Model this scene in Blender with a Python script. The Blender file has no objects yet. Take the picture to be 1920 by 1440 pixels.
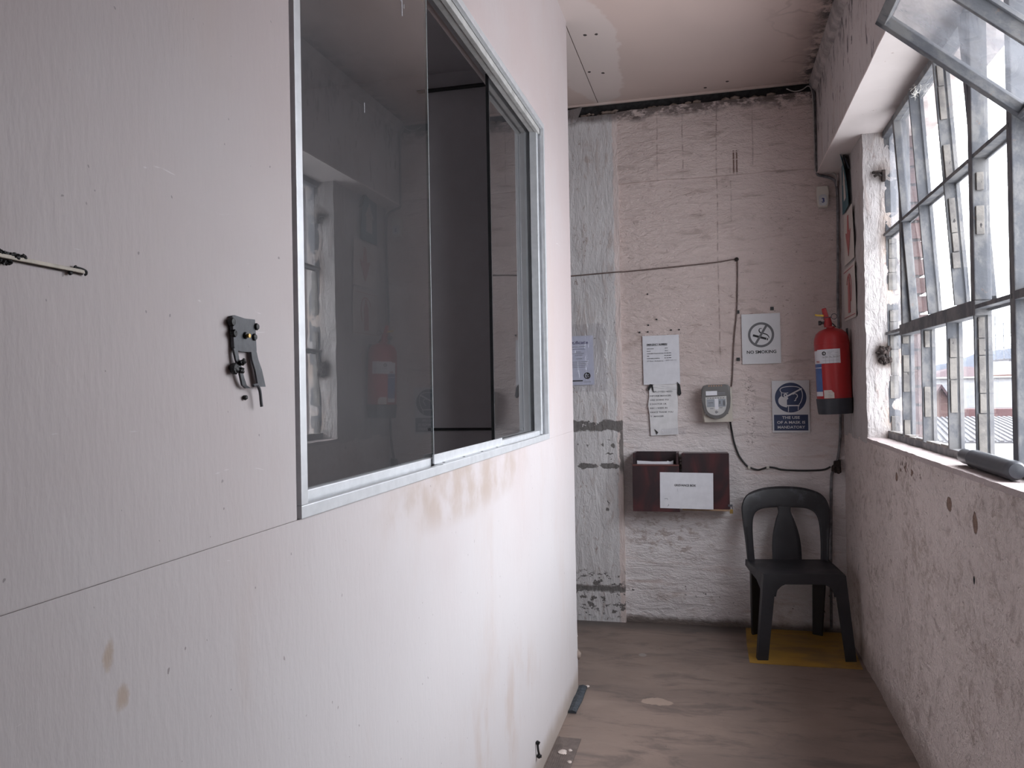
import bpy, bmesh, math, random
from mathutils import Vector, Matrix, noise
random.seed(7)
SC = bpy.context.scene
COL = SC.collection
PI = math.pi

# ------------------------------------------------------------------ camera
F_PX = 1500.0
VPX, VPY, ROLL, EYE = 1340.0, 722.0, math.radians(1.1), 1.385
dv = Vector((VPX - 960, VPY - 720, F_PX)).normalized()           # world +Y seen from the camera (x right, y down, z ahead)
up = Vector((-math.sin(ROLL), -math.cos(ROLL), 0)); up = (up - dv * up.dot(dv)).normalized()
rx = up.cross(dv)
if rx.x < 0: rx = -rx
right = Vector((rx.x, dv.x, up.x)); down = Vector((rx.y, dv.y, up.y)); ahead = Vector((rx.z, dv.z, up.z))
cd = bpy.data.cameras.new('camera'); cam = bpy.data.objects.new('camera', cd); COL.objects.link(cam)
cd.sensor_width = 36; cd.lens = F_PX / 1920 * 36; cd.clip_start = 0.02; cd.clip_end = 3000
m = Matrix((( right.x, -down.x, -ahead.x, 0), (right.y, -down.y, -ahead.y, 0), (right.z, -down.z, -ahead.z, EYE), (0, 0, 0, 1)))
cam.matrix_world = m
SC.camera = cam

# ------------------------------------------------------------------ light: overcast daylight
wd = bpy.data.worlds.new('world'); SC.world = wd; wd.use_nodes = True
bg = wd.node_tree.nodes['Background']
bg.inputs[0].default_value = (0.90, 0.94, 1.0, 1)
SKY = 20.5                                     # zenith; a standard overcast sky falls to a third at the horizon
wn = wd.node_tree.nodes; wl0 = wd.node_tree.links
g_ = wn.new('ShaderNodeTexCoord'); sp = wn.new('ShaderNodeSeparateXYZ'); wl0.new(g_.outputs['Generated'], sp.inputs[0])
m1 = wn.new('ShaderNodeMath'); m1.operation = 'MAXIMUM'; wl0.new(sp.outputs[2], m1.inputs[0]); m1.inputs[1].default_value = 0.0
m2 = wn.new('ShaderNodeMath'); m2.operation = 'MULTIPLY_ADD'; wl0.new(m1.outputs[0], m2.inputs[0]); m2.inputs[1].default_value = SKY * 2 / 3; m2.inputs[2].default_value = SKY / 3
wl0.new(m2.outputs[0], bg.inputs[1])
SC.view_settings.view_transform = 'Standard'; SC.view_settings.look = 'None'
SC.view_settings.exposure = 0.0; SC.view_settings.gamma = 1.0; SC.view_settings.use_curve_mapping = False
pd = bpy.data.lights.new('window_portal', 'AREA'); pd.shape = 'RECTANGLE'; pd.size = 2.75; pd.size_y = 1.5
pd.cycles.is_portal = True
po = bpy.data.objects.new('window_portal', pd); COL.objects.link(po)
po.matrix_world = Matrix(((0, 0, 1, 0.845), (1, 0, 0, 2.72), (0, 1, 0, 1.84), (0, 0, 0, 1)))   # local -Z looks to -X

# ------------------------------------------------------------------ material helpers
class NT:
    def __init__(s, name):
        s.m = bpy.data.materials.new(name); s.m.use_nodes = True
        s.t = s.m.node_tree; s.b = s.t.nodes['Principled BSDF']; s.out = s.t.nodes['Material Output']
        s._p = None; s._xyz = None
    def n(s, typ, **kw):
        q = s.t.nodes.new(typ)
        for k, v in kw.items(): setattr(q, k, v)
        return q
    def lk(s, a, b): s.t.links.new(a, b)
    def put(s, sock, v):
        if isinstance(v, bpy.types.NodeSocket): s.lk(v, sock)
        elif isinstance(v, (tuple, list)) and len(v) == 3 and sock.type == 'RGBA': sock.default_value = (*v, 1)
        else: sock.default_value = v
    @property
    def P(s):
        if s._p is None: s._p = s.n('ShaderNodeTexCoord').outputs['Object']
        return s._p
    @property
    def xyz(s):
        if s._xyz is None:
            q = s.n('ShaderNodeSeparateXYZ'); s.lk(s.P, q.inputs[0]); s._xyz = q.outputs
        return s._xyz
    def math(s, op, a, b=0.0, c=0.0, clamp=False):
        q = s.n('ShaderNodeMath', operation=op, use_clamp=clamp)
        s.put(q.inputs[0], a); s.put(q.inputs[1], b); s.put(q.inputs[2], c)
        return q.outputs[0]
    def noise(s, scale=5, detail=3, rough=.5, stretch=(1, 1, 1), dist=0.0, off=(0, 0, 0)):
        mp = s.n('ShaderNodeMapping'); s.lk(s.P, mp.inputs[0]); mp.inputs['Scale'].default_value = stretch; mp.inputs['Location'].default_value = off
        q = s.n('ShaderNodeTexNoise'); s.lk(mp.outputs[0], q.inputs['Vector'])
        q.inputs['Scale'].default_value = scale; q.inputs['Detail'].default_value = detail; q.inputs['Roughness'].default_value = rough; q.inputs['Distortion'].default_value = dist
        return q.outputs['Fac']
    def step(s, v, lo, hi):
        q = s.n('ShaderNodeMapRange', interpolation_type='SMOOTHSTEP'); s.put(q.inputs[0], v); q.inputs[1].default_value = lo; q.inputs[2].default_value = hi
        return q.outputs[0]
    def mix(s, f, a, b):
        q = s.n('ShaderNodeMix', data_type='RGBA'); s.put(q.inputs[0], f); s.put(q.inputs[6], a); s.put(q.inputs[7], b)
        return q.outputs[2]
    def mul(s, a, b): return s.math('MULTIPLY', a, b)
    def mx(s, a, b): return s.math('MAXIMUM', a, b)
    def rng(s, v, lo, hi, soft):      # 1 inside lo..hi
        return s.mul(s.step(v, lo - soft, lo + soft), s.math('SUBTRACT', 1.0, s.step(v, hi - soft, hi + soft)))
    def wob(s, v, amt, scale=12, off=(0, 0, 0)):   # coordinate wobbled by noise
        return s.math('MULTIPLY_ADD', s.math('SUBTRACT', s.noise(scale, 4, .6, off=off), .5), amt, v)
    def box(s, a, ra, b, rb, soft=.01): return s.mul(s.rng(a, ra[0], ra[1], soft), s.rng(b, rb[0], rb[1], soft))
    def blob(s, a, ca, wa, b, cb, wb, soft=.5):
        d = s.math('ADD', s.math('POWER', s.math('ABSOLUTE', s.math('DIVIDE', s.math('SUBTRACT', a, ca), wa)), 2.0),
                   s.math('POWER', s.math('ABSOLUTE', s.math('DIVIDE', s.math('SUBTRACT', b, cb), wb)), 2.0))
        return s.math('SUBTRACT', 1.0, s.step(d, 1 - soft, 1 + soft))
    def bump(s, h, strength=.4, dist=.01):
        q = s.n('ShaderNodeBump'); s.put(q.inputs['Height'], h); q.inputs['Strength'].default_value = strength; q.inputs['Distance'].default_value = dist
        s.lk(q.outputs[0], s.b.inputs['Normal'])
    def fin(s, col, rough=.7, metal=0.0, spec=.5):
        s.put(s.b.inputs['Base Color'], col); s.put(s.b.inputs['Roughness'], rough); s.put(s.b.inputs['Metallic'], metal)
        s.b.inputs['Specular IOR Level'].default_value = spec
        return s.m

def simple(name, col, rough=.6, metal=0.0, var=.12, scale=20, spec=.5, bump=0.0, bscale=80):
    t = NT(name)
    f = t.noise(scale, 4, .6)
    dk = tuple(c * (1 - var) for c in col); lt = tuple(min(1, c * (1 + var)) for c in col)
    c = t.mix(t.step(f, .3, .7), dk, lt)
    if bump: t.bump(t.noise(bscale, 3, .6), bump, .002)
    return t.fin(c, rough, metal, spec)

PAINT = (.70, .585, .555)
M = {}
# smooth painted partition board
t = NT('partition_paint'); x, y, z = t.xyz
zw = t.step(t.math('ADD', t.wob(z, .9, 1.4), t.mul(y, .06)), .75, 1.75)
c = t.mix(zw, (.64, .605, .61), (.56, .475, .47))  # pinker upper paint, darkened further to stand in for weaker light there
c = t.mix(t.mul(t.step(t.noise(1.3, 4, .6), .35, .75), .5), c, (.60, .57, .58))
c = t.mix(t.mul(t.step(t.noise(3.0, 5, .65, (1, 1, .35), off=(3, 1, 2)), .52, .75), .45), c, (.56, .465, .43))
c = t.mix(t.mul(t.step(t.noise(95, 1, .5, (1, 1, .8)), .775, .80), .8), c, (.26, .22, .22))          # pits
c = t.mix(t.mul(t.step(t.noise(45, 2, .6, (1, 1, .7), .5, (9, 2, 4)), .765, .785), .7), c, (.30, .25, .25))
c = t.mix(t.mul(t.step(t.noise(30, 3, .6, (1, 2.2, .3), 1.8, (5, 5, 5)), .745, .77), .5), c, (.45, .39, .38))   # scuffs
c = t.mix(t.mul(t.step(t.noise(22, 3, .6, (1, .35, 2.2), 1.5, (1, 8, 5)), .73, .76), .5), c, (.78, .74, .75))   # pale scratches
sm = t.mul(t.blob(y, 2.05, .55, z, 1.15, .085, .9), t.step(t.noise(7, 4, .6), .35, .62))
c = t.mix(t.mul(sm, .65), c, (.42, .32, .255))
c = t.mix(t.mul(t.blob(y, 2.3, .5, z, .35, .22, .95), t.mul(t.step(t.noise(6, 4, .6, (1, 1, .5)), .45, .68), .45)), c, (.50, .38, .32))
for cy, cz, wy, wz in ((.742, 1.055, .009, .012), (.722, 1.108, .007, .014)):
    c = t.mix(t.mul(t.blob(t.wob(y, .02, 40), cy, wy, t.wob(z, .02, 40, (4, 4, 4)), cz, wz, .95), .55), c, (.42, .28, .16))
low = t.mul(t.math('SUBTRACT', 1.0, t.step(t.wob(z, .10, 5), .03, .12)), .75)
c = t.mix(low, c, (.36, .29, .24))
h = t.math('ADD', t.noise(5, 5, .6, (1, 1, .5)), t.mul(t.noise(70, 3, .6, (1, 1.5, .4)), .22))
t.bump(h, .28, .012)
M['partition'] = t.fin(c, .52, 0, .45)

# rough plaster, horizontal trowel relief (end wall infill and band)
def plaster(name, vertical=False, extra=None, base=PAINT, bumpk=.75, st=None):
    t = NT(name); x, y, z = t.xyz
    st = st or ((1.2, 1.2, .30) if vertical else (.45, .45, 1.3))
    c = t.mix(t.step(t.noise(1.6, 4, .6), .3, .75), base, tuple(k * .87 for k in base))
    streak = t.noise(14, 5, .62, st, .6)
    c = t.mix(t.mul(t.step(streak, .55, .70), .55), c, (.40, .315, .285))
    c = t.mix(t.mul(t.mul(t.step(t.noise(34, 5, .7, tuple(k ** .75 for k in st), 1.2, (8, 3, 1)), .60, .66), t.step(t.noise(3, 3, .6, off=(5, 1, 7)), .42, .62)), .75), c, (.27, .19, .165))
    c = t.mix(t.mul(t.step(t.noise(6, 6, .7, st, 1.0, (2, 7, 4)), .60, .72), .45), c, (.36, .27, .24))
    c = t.mix(t.mul(t.step(t.noise(55, 3, .6, (.7, .7, 1.2)), .70, .735), .8), c, (.16, .125, .115))
    hh = t.math('ADD', t.mul(streak, 1.3), t.mul(t.noise(48, 4, .7, tuple(k ** .6 for k in st), .8), .55))
    if extra: c, hh = extra(t, c, hh)
    t.bump(hh, bumpk, .028)
    return t.fin(c, .8, 0, .3)

def end_extra(t, c, hh):
    x, y, z = t.xyz
    c = t.mix(t.mul(t.math('SUBTRACT', 1.0, t.step(t.wob(z, .9, 2.2), .55, 1.75)), t.math('SUBTRACT', 1.0, t.mul(t.step(t.noise(14, 5, .62, (.28, .28, 1.5), .6), .52, .74), .8))), c, (.82, .775, .775))  # lower paint whiter; light missing down there is put into the colour
    for cx, z0, z1, k in ((.035, 1.55, 2.95, .35), (.11, 2.30, 2.62, .2), (-.30, 2.62, 2.95, .3), (-.155, 2.6, 2.95, .3), (.235, 2.62, 2.95, .25)):
        c = t.mix(t.mul(t.mul(t.rng(t.wob(x, .02, 3), cx - .003, cx + .003, .003), t.rng(z, z0, z1, .05)), t.mul(t.step(t.noise(25, 2, .5, (.1, .1, 1), off=(cx * 9, 0, 0)), .35, .6), k * 1.8)), c, (.17, .11, .09))
    for cx in (.128, .145):
        c = t.mix(t.mul(t.box(t.wob(x, .004, 60), (cx - .004, cx + .004), z, (2.585, 2.72), .004), t.step(t.noise(40, 2, .5, (.2, .2, 1)), .3, .45)), c, (.14, .075, .055))
    # worn strip beside the clock and grime under the notices
    c = t.mix(t.mul(t.box(t.wob(x, .05, 25), (.175, .215), t.wob(z, .05, 25), (1.02, 1.42), .03), t.step(t.noise(70, 4, .7), .54, .6)), c, (.20, .16, .15))
    c = t.mix(t.mul(t.blob(x, -.28, .26, z, .52, .16, .9), t.mul(t.step(t.noise(22, 6, .7, (.7, .7, 1)), .50, .62), .6)), c, (.36, .26, .225))
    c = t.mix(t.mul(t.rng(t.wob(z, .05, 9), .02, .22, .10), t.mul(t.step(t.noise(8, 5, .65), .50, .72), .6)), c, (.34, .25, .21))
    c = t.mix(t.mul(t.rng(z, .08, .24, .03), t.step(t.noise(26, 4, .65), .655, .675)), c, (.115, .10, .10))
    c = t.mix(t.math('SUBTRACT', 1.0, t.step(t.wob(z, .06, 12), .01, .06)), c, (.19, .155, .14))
    c = t.mix(t.mul(t.step(t.wob(z, .14, 7), 2.93, 2.985), t.mul(t.step(t.noise(18, 5, .7, (.6, .6, 1)), .38, .52), .9)), c, (.13, .105, .10))
    return c, hh
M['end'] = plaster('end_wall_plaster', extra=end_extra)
def pier_extra(t, c, hh):
    x, y, z = t.xyz
    wz = t.wob(z, .05, 22); wz2 = t.wob(z, .09, 14, (3, 3, 3))
    bare = t.mul(t.rng(wz, 1.125, 1.185, .006), t.step(t.noise(9, 4, .6, off=(1, 0, 0)), .36, .40))
    for cx, wx in ((-.745, .062), (-.612, .058)):
        bare = t.mx(bare, t.blob(t.wob(x, .07, 16), cx, wx, t.wob(z, .045, 30), .918, .016, .25))
    for cx, cz, wx, wz_ in ((-.645, 1.045, .008, .012), (-.590, 1.035, .018, .014), (-.61, .99, .03, .006), (-.63, .66, .012, .012), (-.625, .70, .004, .02)):
        bare = t.mx(bare, t.blob(t.wob(x, .04, 45), cx, wx * .8, t.wob(z, .035, 45), cz, wz_, .3))
    bare = t.mx(bare, t.mul(t.rng(z, .93, 1.12, .02), t.step(t.noise(26, 5, .7), .635, .66)))
    bare = t.mx(bare, t.mul(t.rng(wz2, .02, .29, .02), t.step(t.noise(24, 5, .65, (1, 1, 1.4)), .545, .575)))
    bare = t.mx(bare, t.rng(t.wob(z, .03, 25), .175, .21, .01))
    bare = t.mx(bare, t.mul(t.step(t.wob(x, .05, 24), -.555, -.545), t.mul(t.rng(z, .88, 1.14, .03), .9)))
    c = t.mix(t.step(t.wob(x, .03, 20), -.565, -.553), c, (.70, .60, .575))
    c = t.mix(t.mul(bare, .92), c, t.mix(t.noise(60, 3, .6), (.085, .08, .08), (.19, .175, .165)))
    c = t.mix(t.mul(t.step(t.wob(z, .10, 7), 2.94, 2.99), .85), c, (.13, .105, .10))
    hh = t.math('SUBTRACT', hh, t.mul(bare, .6))
    return c, hh
M['pier'] = plaster('end_wall_brushed_plaster', True, pier_extra, (.65, .63, .635), .5)
def right_extra(t, c, hh):
    x, y, z = t.xyz
    c = t.mix(t.mul(t.mul(t.step(t.noise(3.2, 4, .6), .40, .62), t.step(t.noise(34, 5, .7, (1, .6, .8), .8), .48, .62)), .5), c, (.36, .27, .225))
    chips = t.mx(t.blob(t.wob(y, .012, 60), 2.717, .028, t.wob(z, .012, 60), 1.006, .021, .15), t.blob(t.wob(y, .012, 60), 2.45, .022, t.wob(z, .012, 60, (2, 2, 2)), .992, .030, .15))
    chips = t.mx(chips, t.mul(t.box(t.wob(y, .05, 20), (3.05, 3.40), t.wob(z, .05, 20), (1.035, 1.085), .02), t.step(t.noise(40, 4, .6), .55, .58)))
    chips = t.mx(chips, t.mul(t.blob(t.wob(y, .03, 40), 3.44, .02, z, 1.01, .016, .3), 1.0))
    c = t.mix(t.mul(chips, .9), c, (.235, .14, .10))
    c = t.mix(t.mul(t.rng(z, .15, .45, .06), t.step(t.noise(13, 4, .6, (1, 1, .45)), .70, .72)), c, (.20, .17, .16))
    c = t.mix(t.mul(t.math('SUBTRACT', 1.0, t.step(t.wob(z, .16, 6), .02, .16)), .7), c, (.28, .21, .175))
    c = t.mix(t.blob(t.wob(y, .006, 60), 2.478, .008, z, .828, .012, .2), c, (.03, .03, .03))
    hh = t.math('ADD', hh, t.mul(t.noise(16, 5, .7, (1, .55, .55), 1.2), .9))
    hh = t.math('SUBTRACT', hh, t.mul(chips, .8))
    return c, hh
M['right'] = plaster('window_wall_plaster', True, right_extra, (.82, .715, .68), 1.0, (1, .75, .8))
def reveal_extra(t, c, hh):
    x, y, z = t.xyz
    c = t.mix(t.mul(t.step(x, .735, .80), t.mul(t.step(t.noise(5, 4, .6), .42, .66), .55)), c, (.55, .38, .27))
    for cz in (2.36, 1.51):
        c = t.mix(t.mul(t.blob(x, .775, .05, t.wob(z, .04, 30), cz, .045 if cz > 2 else .06, .9), .55 if cz > 2 else .9), c, (.12, .08, .06))
    return c, hh
M['reveal'] = plaster('painted_brick_reveal', True, reveal_extra, (.55, .51, .50), .6)
M['sill'] = plaster('worn_sill_paint', False, None, (.50, .425, .415), .5, (1, .5, 1))
def beam_extra(t, c, hh):
    x, y, z = t.xyz
    c = t.mix(t.mul(t.step(t.noise(30, 4, .6, (1, .8, .22), .5), .615, .64), .9), c, (.10, .09, .095))
    c = t.mix(t.mul(t.step(t.wob(z, .3, 4), 2.78, 3.02), t.mul(t.step(t.noise(16, 6, .7, (1, 1, .45)), .50, .60), .85)), c, (.11, .10, .105))
    return c, hh
M['beam'] = plaster('mouldy_beam_paint', True, beam_extra, (.56, .52, .515), .25)
def soffit_extra(t, c, hh): return c, t.mul(hh, .2)
t = NT('soffit_paint')
c = t.mix(t.step(t.noise(3, 4, .6), .35, .7), (.72, .645, .62), (.66, .59, .565))
c = t.mix(t.mul(t.step(t.noise(45, 3, .6), .72, .74), .6), c, (.3, .2, .16))
c = t.mix(t.mul(t.step(t.xyz[0], .73, .80), t.mul(t.step(t.noise(5, 3, .6), .45, .65), .6)), c, (.34, .24, .21))
t.bump(t.noise(14, 4, .5), .2, .008)
M['soffit'] = t.fin(c, .6)
# ceiling board
t = NT('ceiling_board'); x, y, z = t.xyz
c = t.mix(t.step(t.noise(1.1, 3, .5), .3, .7), (.62, .49, .445), (.55, .44, .40))
pt = t.blob(t.wob(x, .16, 5), -.60, .17, t.wob(y, .3, 4), 4.0, .75, .12)
c = t.mix(t.mul(pt, .8), c, (.66, .57, .54))
mould = t.mul(t.step(t.wob(x, .22, 4), .34, .54), t.step(t.noise(7, 6, .65), .38, .54))
c = t.mix(t.mul(mould, .6), c, (.25, .195, .18))
c = t.mix(t.mul(t.step(t.wob(x, .12, 9), .47, .55), t.step(t.noise(14, 5, .7), .42, .55)), c, (.075, .07, .07))
ring = t.rng(t.noise(2.6, 3, .5, off=(1, 3, 0)), .555, .575, .008)
c = t.mix(t.mul(t.mul(ring, t.step(x, .2, .4)), .35), c, (.28, .21, .185))
for cx, cy in ((-.57, 3.795), (-.517, 3.80), (-.618, 4.245), (-.55, 4.28), (.10, 4.60), (-.02, 4.66)): c = t.mix(t.blob(t.wob(x, .01, 60), cx, .009, t.wob(y, .01, 60), cy, .011, .2), c, (.05, .04, .036))
M['ceiling'] = t.fin(c, .7, 0, .3)
# floor
t = NT('stained_concrete_floor'); x, y, z = t.xyz
c = t.mix(t.step(t.noise(1.6, 5, .6, (1, 1.6, 1)), .3, .72), (.25, .186, .155), (.18, .136, .116))
c = t.mix(t.mul(t.step(t.noise(5, 6, .7, (.6, 1.8, 1), .8), .47, .66), .65), c, (.105, .082, .074))
c = t.mix(t.mul(t.step(t.noise(3.2, 4, .6, (.5, 1.5, 1), .5, (4, 4, 0)), .55, .75), .5), c, (.29, .22, .185))
c = t.mix(t.mul(t.step(t.noise(60, 2, .5), .75, .77), .5), c, (.05, .045, .04))
c = t.mix(t.blob(t.wob(x, .06, 16), -.272, .07, t.wob(y, .06, 16, (3, 3, 3)), 3.56, .042, .12), c, (.33, .25, .205))
c = t.mix(t.mul(t.blob(t.wob(x, .02, 30), -.386, .02, y, 4.167, .025, .3), .8), c, (.28, .25, .23))
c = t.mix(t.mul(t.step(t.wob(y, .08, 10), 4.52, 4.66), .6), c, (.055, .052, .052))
t.bump(t.noise(30, 5, .6), .12, .004)
M['floor'] = t.fin(c, t.math('MULTIPLY_ADD', t.noise(6, 3, .5), .25, .36), 0, .45)

M['yellow'] = None
t = NT('worn_yellow_paint')
c = t.mix(t.step(t.noise(6, 5, .6, (.5, 1.6, 1)), .38, .66), (.42, .24, .035), (.27, .155, .04))
c = t.mix(t.mul(t.step(t.noise(3, 5, .6, off=(1, 1, 1)), .5, .7), .6), c, (.16, .11, .06))
M['yellow'] = t.fin(c, .5)
M['dark_void'] = simple('sooty_gap', (.028, .026, .027), .9, var=.5, scale=30)
M['alu'] = simple('mill_aluminium', (.66, .67, .69), .42, .35, .06, 30)
M['alu_dirty'] = simple('dirty_aluminium', (.50, .485, .47), .55, .2, .15, 16)
M['office'] = simple('office_grey_wall', (.76, .72, .74), .8, 0, .05, 3)
M['office_dark'] = simple('office_dark_trim', (.05, .05, .052), .7)
M['black'] = simple('black_plastic', (.018, .018, .02), .5, 0, .2)
M['black_metal'] = simple('black_painted_metal', (.085, .088, .10), .55, 0, .25, 40, bump=.3, bscale=120)
M['black_blob'] = simple('black_mastic', (.008, .008, .009), .5, 0, .3, 60, bump=.6, bscale=200)
M['cream'] = simple('cream_strip', (.62, .55, .46), .5, 0, .15, 60)
M['steel'] = None
t = NT('weathered_window_steel')
c = t.mix(t.step(t.noise(18, 5, .65, (1, 1, .6)), .40, .62), (.085, .088, .10), (.165, .16, .16))
c = t.mix(t.mul(t.step(t.noise(40, 4, .6), .66, .70), .4), c, (.20, .13, .10))
t.bump(t.noise(60, 4, .6), .4, .003)
M['steel'] = t.fin(c, .6)
t = NT('cracked_window_putty')
c = t.mix(t.step(t.noise(14, 5, .6), .38, .65), (.24, .22, .20), (.135, .125, .12))
c = t.mix(t.step(t.noise(50, 3, .6, (1, 1, .4)), .68, .71), c, (.05, .045, .045))
t.bump(t.noise(70, 4, .6), .6, .003)
M['putty'] = t.fin(c, .85)
M['rust'] = simple('rusty_iron', (.035, .024, .021), .9, 0, .6, 60, bump=.8, bscale=90)
M['paper'] = simple('white_paper', (.66, .66, .70), .75, 0, .04, 25, bump=.15, bscale=14)
M['paper_cool'] = simple('cool_white_paper', (.56, .58, .70), .75, 0, .03, 25)
M['paper_worn'] = simple('creased_paper', (.68, .67, .68), .8, 0, .07, 18, bump=.5, bscale=22)
M['vinyl'] = simple('white_sign_board', (.60, .60, .62), .5, 0, .03, 8)
M['vinyl_warm'] = simple('yellowed_sign_board', (.58, .53, .49), .5, 0, .05, 8)
M['ink'] = simple('black_ink', (.02, .02, .022), .7, 0, .1)
M['ink_grey'] = simple('grey_ink', (.13, .13, .14), .7, 0, .1)
M['ink_soft'] = simple('soft_grey_ink', (.22, .22, .25), .7, 0, .1)
M['navy'] = simple('navy_print', (.028, .042, .10), .55, 0, .1)
M['violet'] = simple('violet_grey_ink', (.14, .13, .24), .7)
M['green'] = simple('faded_green_print', (.045, .13, .16), .55, 0, .12)
M['arrow_red'] = simple('faded_red_print', (.42, .12, .115), .55, 0, .1)
M['red'] = None
t = NT('extinguisher_red')
c = t.mix(t.step(t.noise(5, 4, .6), .35, .7), (.40, .020, .022), (.33, .018, .022))
c = t.mix(t.mul(t.step(t.noise(60, 3, .6), .70, .73), .5), c, (.20, .06, .05))
M['red'] = t.fin(c, .38, 0, .5)
M['ext_base'] = simple('dark_plastic_skirt', (.035, .038, .048), .5, 0, .15)
M['label_blue'] = simple('blue_label', (.06, .12, .30), .5)
M['yellow_tag'] = simple('yellow_tag', (.65, .42, .03), .5)
M['mahogany'] = None
t = NT('dark_mahogany')
g = t.noise(3.2, 4, .55, (2.0, 2.0, .9), 1.2)
c = t.mix(t.step(g, .40, .72), (.026, .015, .018), (.085, .022, .024))
t.bump(t.noise(40, 3, .5, (2, 2, .3)), .1, .002)
M['mahogany'] = t.fin(c, .38)
M['wood_raw'] = simple('raw_wood_edge', (.33, .21, .13), .7, 0, .2)
M['brass'] = simple('dull_brass', (.45, .30, .10), .4, .8)
M['clock_beige'] = simple('beige_plastic', (.50, .455, .40), .5, 0, .05)
M['clock_grey'] = simple('grey_plastic', (.125, .12, .118), .42, 0, .05)
M['clock_face'] = simple('pale_display_panel', (.48, .47, .46), .35, 0, .03)
M['clock_lcd'] = simple('lcd_glass', (.30, .32, .35), .2, 0, .08, 40)
M['chair'] = None
t = NT('charcoal_plastic')
c = t.mix(t.step(t.noise(7, 4, .6), .4, .7), (.022, .022, .026), (.030, .030, .035))
c = t.mix(t.mul(t.step(t.noise(16, 6, .7), .52, .72), t.mul(t.step(t.xyz[2], .62, .80), .7)), c, (.085, .09, .105))
M['chair'] = t.fin(c, t.math('MULTIPLY_ADD', t.noise(9, 4, .6), .25, .33), 0, .5)
M['cable_grey'] = simple('grimy_grey_cable', (.155, .15, .16), .6, 0, .4, 30)
M['cable_white'] = simple('grimy_white_cable', (.40, .37, .36), .6, 0, .2, 30)
M['wire_brown'] = simple('brown_twin_wire', (.13, .09, .08), .6, 0, .3, 40)
M['cable_black'] = simple('black_cable', (.012, .012, .013), .45)
M['sensor'] = simple('ivory_plastic', (.60, .565, .51), .45, 0, .03)
M['biro'] = simple('blue_pen_ink', (.02, .03, .16), .6)
M['baton'] = simple('dark_grey_tube_plastic', (.045, .047, .055), .38, 0, .12)
M['brick'] = None
t = NT('red_brick')
c = t.mix(t.step(t.noise(20, 4, .6), .35, .68), (.105, .058, .054), (.075, .043, .040))
t.bump(t.noise(60, 4, .6), .5, .004)
M['brick'] = t.fin(c, .85)
M['mortar'] = simple('pale_mortar', (.16, .145, .145), .9, 0, .15, 30, bump=.5, bscale=60)
M['render_pink'] = None
t = NT('pink_render')
c = t.mix(t.step(t.noise(4, 5, .65, (1, 1, .4)), .38, .66), (.105, .080, .074), (.066, .048, .045))
t.bump(t.noise(30, 4, .6), .4, .005)
M['render_pink'] = t.fin(c, .9)
M['crumb'] = simple('plaster_crumb', (.55, .47, .43), .9, 0, .25, 40)
M['stone'] = simple('brown_rubble', (.26, .205, .175), .9, 0, .25, 40)
M['blue_rag'] = simple('dusty_blue_strip', (.045, .052, .062), .85, 0, .4, 60, bump=.8, bscale=80)
M['mat'] = simple('ribbed_rubber', (.135, .105, .094), .8, 0, .2, 30)
M['clear'] = None
M['straw'] = simple('pale_straw', (.62, .60, .56), .8)

def glass(name, dirt, tint=(1, 1, 1), dscale=6, dcol=(.20, .205, .225)):
    # window glass: straight transmission, both surfaces' Fresnel reflection gathered on the face that is met first
    t = NT(name); t.t.nodes.remove(t.b)
    fr = t.n('ShaderNodeFresnel'); fr.inputs[0].default_value = 1.55
    geo = t.n('ShaderNodeNewGeometry')
    F = fr.outputs[0]
    f2 = t.math('DIVIDE', t.math('MULTIPLY', F, 2.0), t.math('ADD', F, 1.0))
    front = t.math('SUBTRACT', 1.0, geo.outputs['Backfacing'])
    fac = t.mul(f2, front)
    tr = t.n('ShaderNodeBsdfTransparent'); tr.inputs[0].default_value = (*tint, 1)
    gl = t.n('ShaderNodeBsdfGlossy'); gl.inputs['Roughness'].default_value = 0.0
    mx = t.n('ShaderNodeMixShader'); t.lk(fac, mx.inputs[0]); t.lk(tr.outputs[0], mx.inputs[1]); t.lk(gl.outputs[0], mx.inputs[2])
    res = mx.outputs[0]
    if dirt > 0:
        df = t.n('ShaderNodeBsdfDiffuse'); df.inputs[0].default_value = (*dcol, 1)
        tl = t.n('ShaderNodeBsdfTranslucent'); tl.inputs[0].default_value = (*dcol, 1)
        a = t.n('ShaderNodeMixShader'); a.inputs[0].default_value = .6; t.lk(df.outputs[0], a.inputs[1]); t.lk(tl.outputs[0], a.inputs[2])
        d = t.math('MULTIPLY', t.math('MULTIPLY_ADD', t.step(t.noise(dscale, 5, .65), .3, .75), .9, .55), dirt, clamp=True)
        d = t.mx(d, t.mul(t.step(t.noise(60, 3, .6, (1, 1, .5)), .70, .74), min(1, dirt * 2.5)))
        d = t.mul(d, front)
        b = t.n('ShaderNodeMixShader'); t.lk(d, b.inputs[0]); t.lk(res, b.inputs[1]); t.lk(a.outputs[0], b.inputs[2]); res = b.outputs[0]
    t.lk(res, t.out.inputs[0])
    return t.m
M['glass'] = glass('clear_office_glass', .05, (.93, .95, .95), dcol=(.5, .52, .55))
M['pane_clean'] = glass('dusty_window_glass', .035)
M['pane_mid'] = glass('grimy_window_glass', .22)
M['pane_milky'] = glass('milky_window_glass', .5)
t = NT('clear_plastic_sleeve'); t.t.nodes.remove(t.b)
tr = t.n('ShaderNodeBsdfTransparent'); tr.inputs[0].default_value = (.985, .985, .99, 1)
gl = t.n('ShaderNodeBsdfGlossy'); gl.inputs['Roughness'].default_value = .12
bp = t.n('ShaderNodeBump'); bp.inputs['Strength'].default_value = .9; bp.inputs['Distance'].default_value = .01
t.lk(t.noise(12, 3, .5, (2.5, 1, .6), 1.0), bp.inputs['Height']); t.lk(bp.outputs[0], gl.inputs['Normal'])
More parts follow.
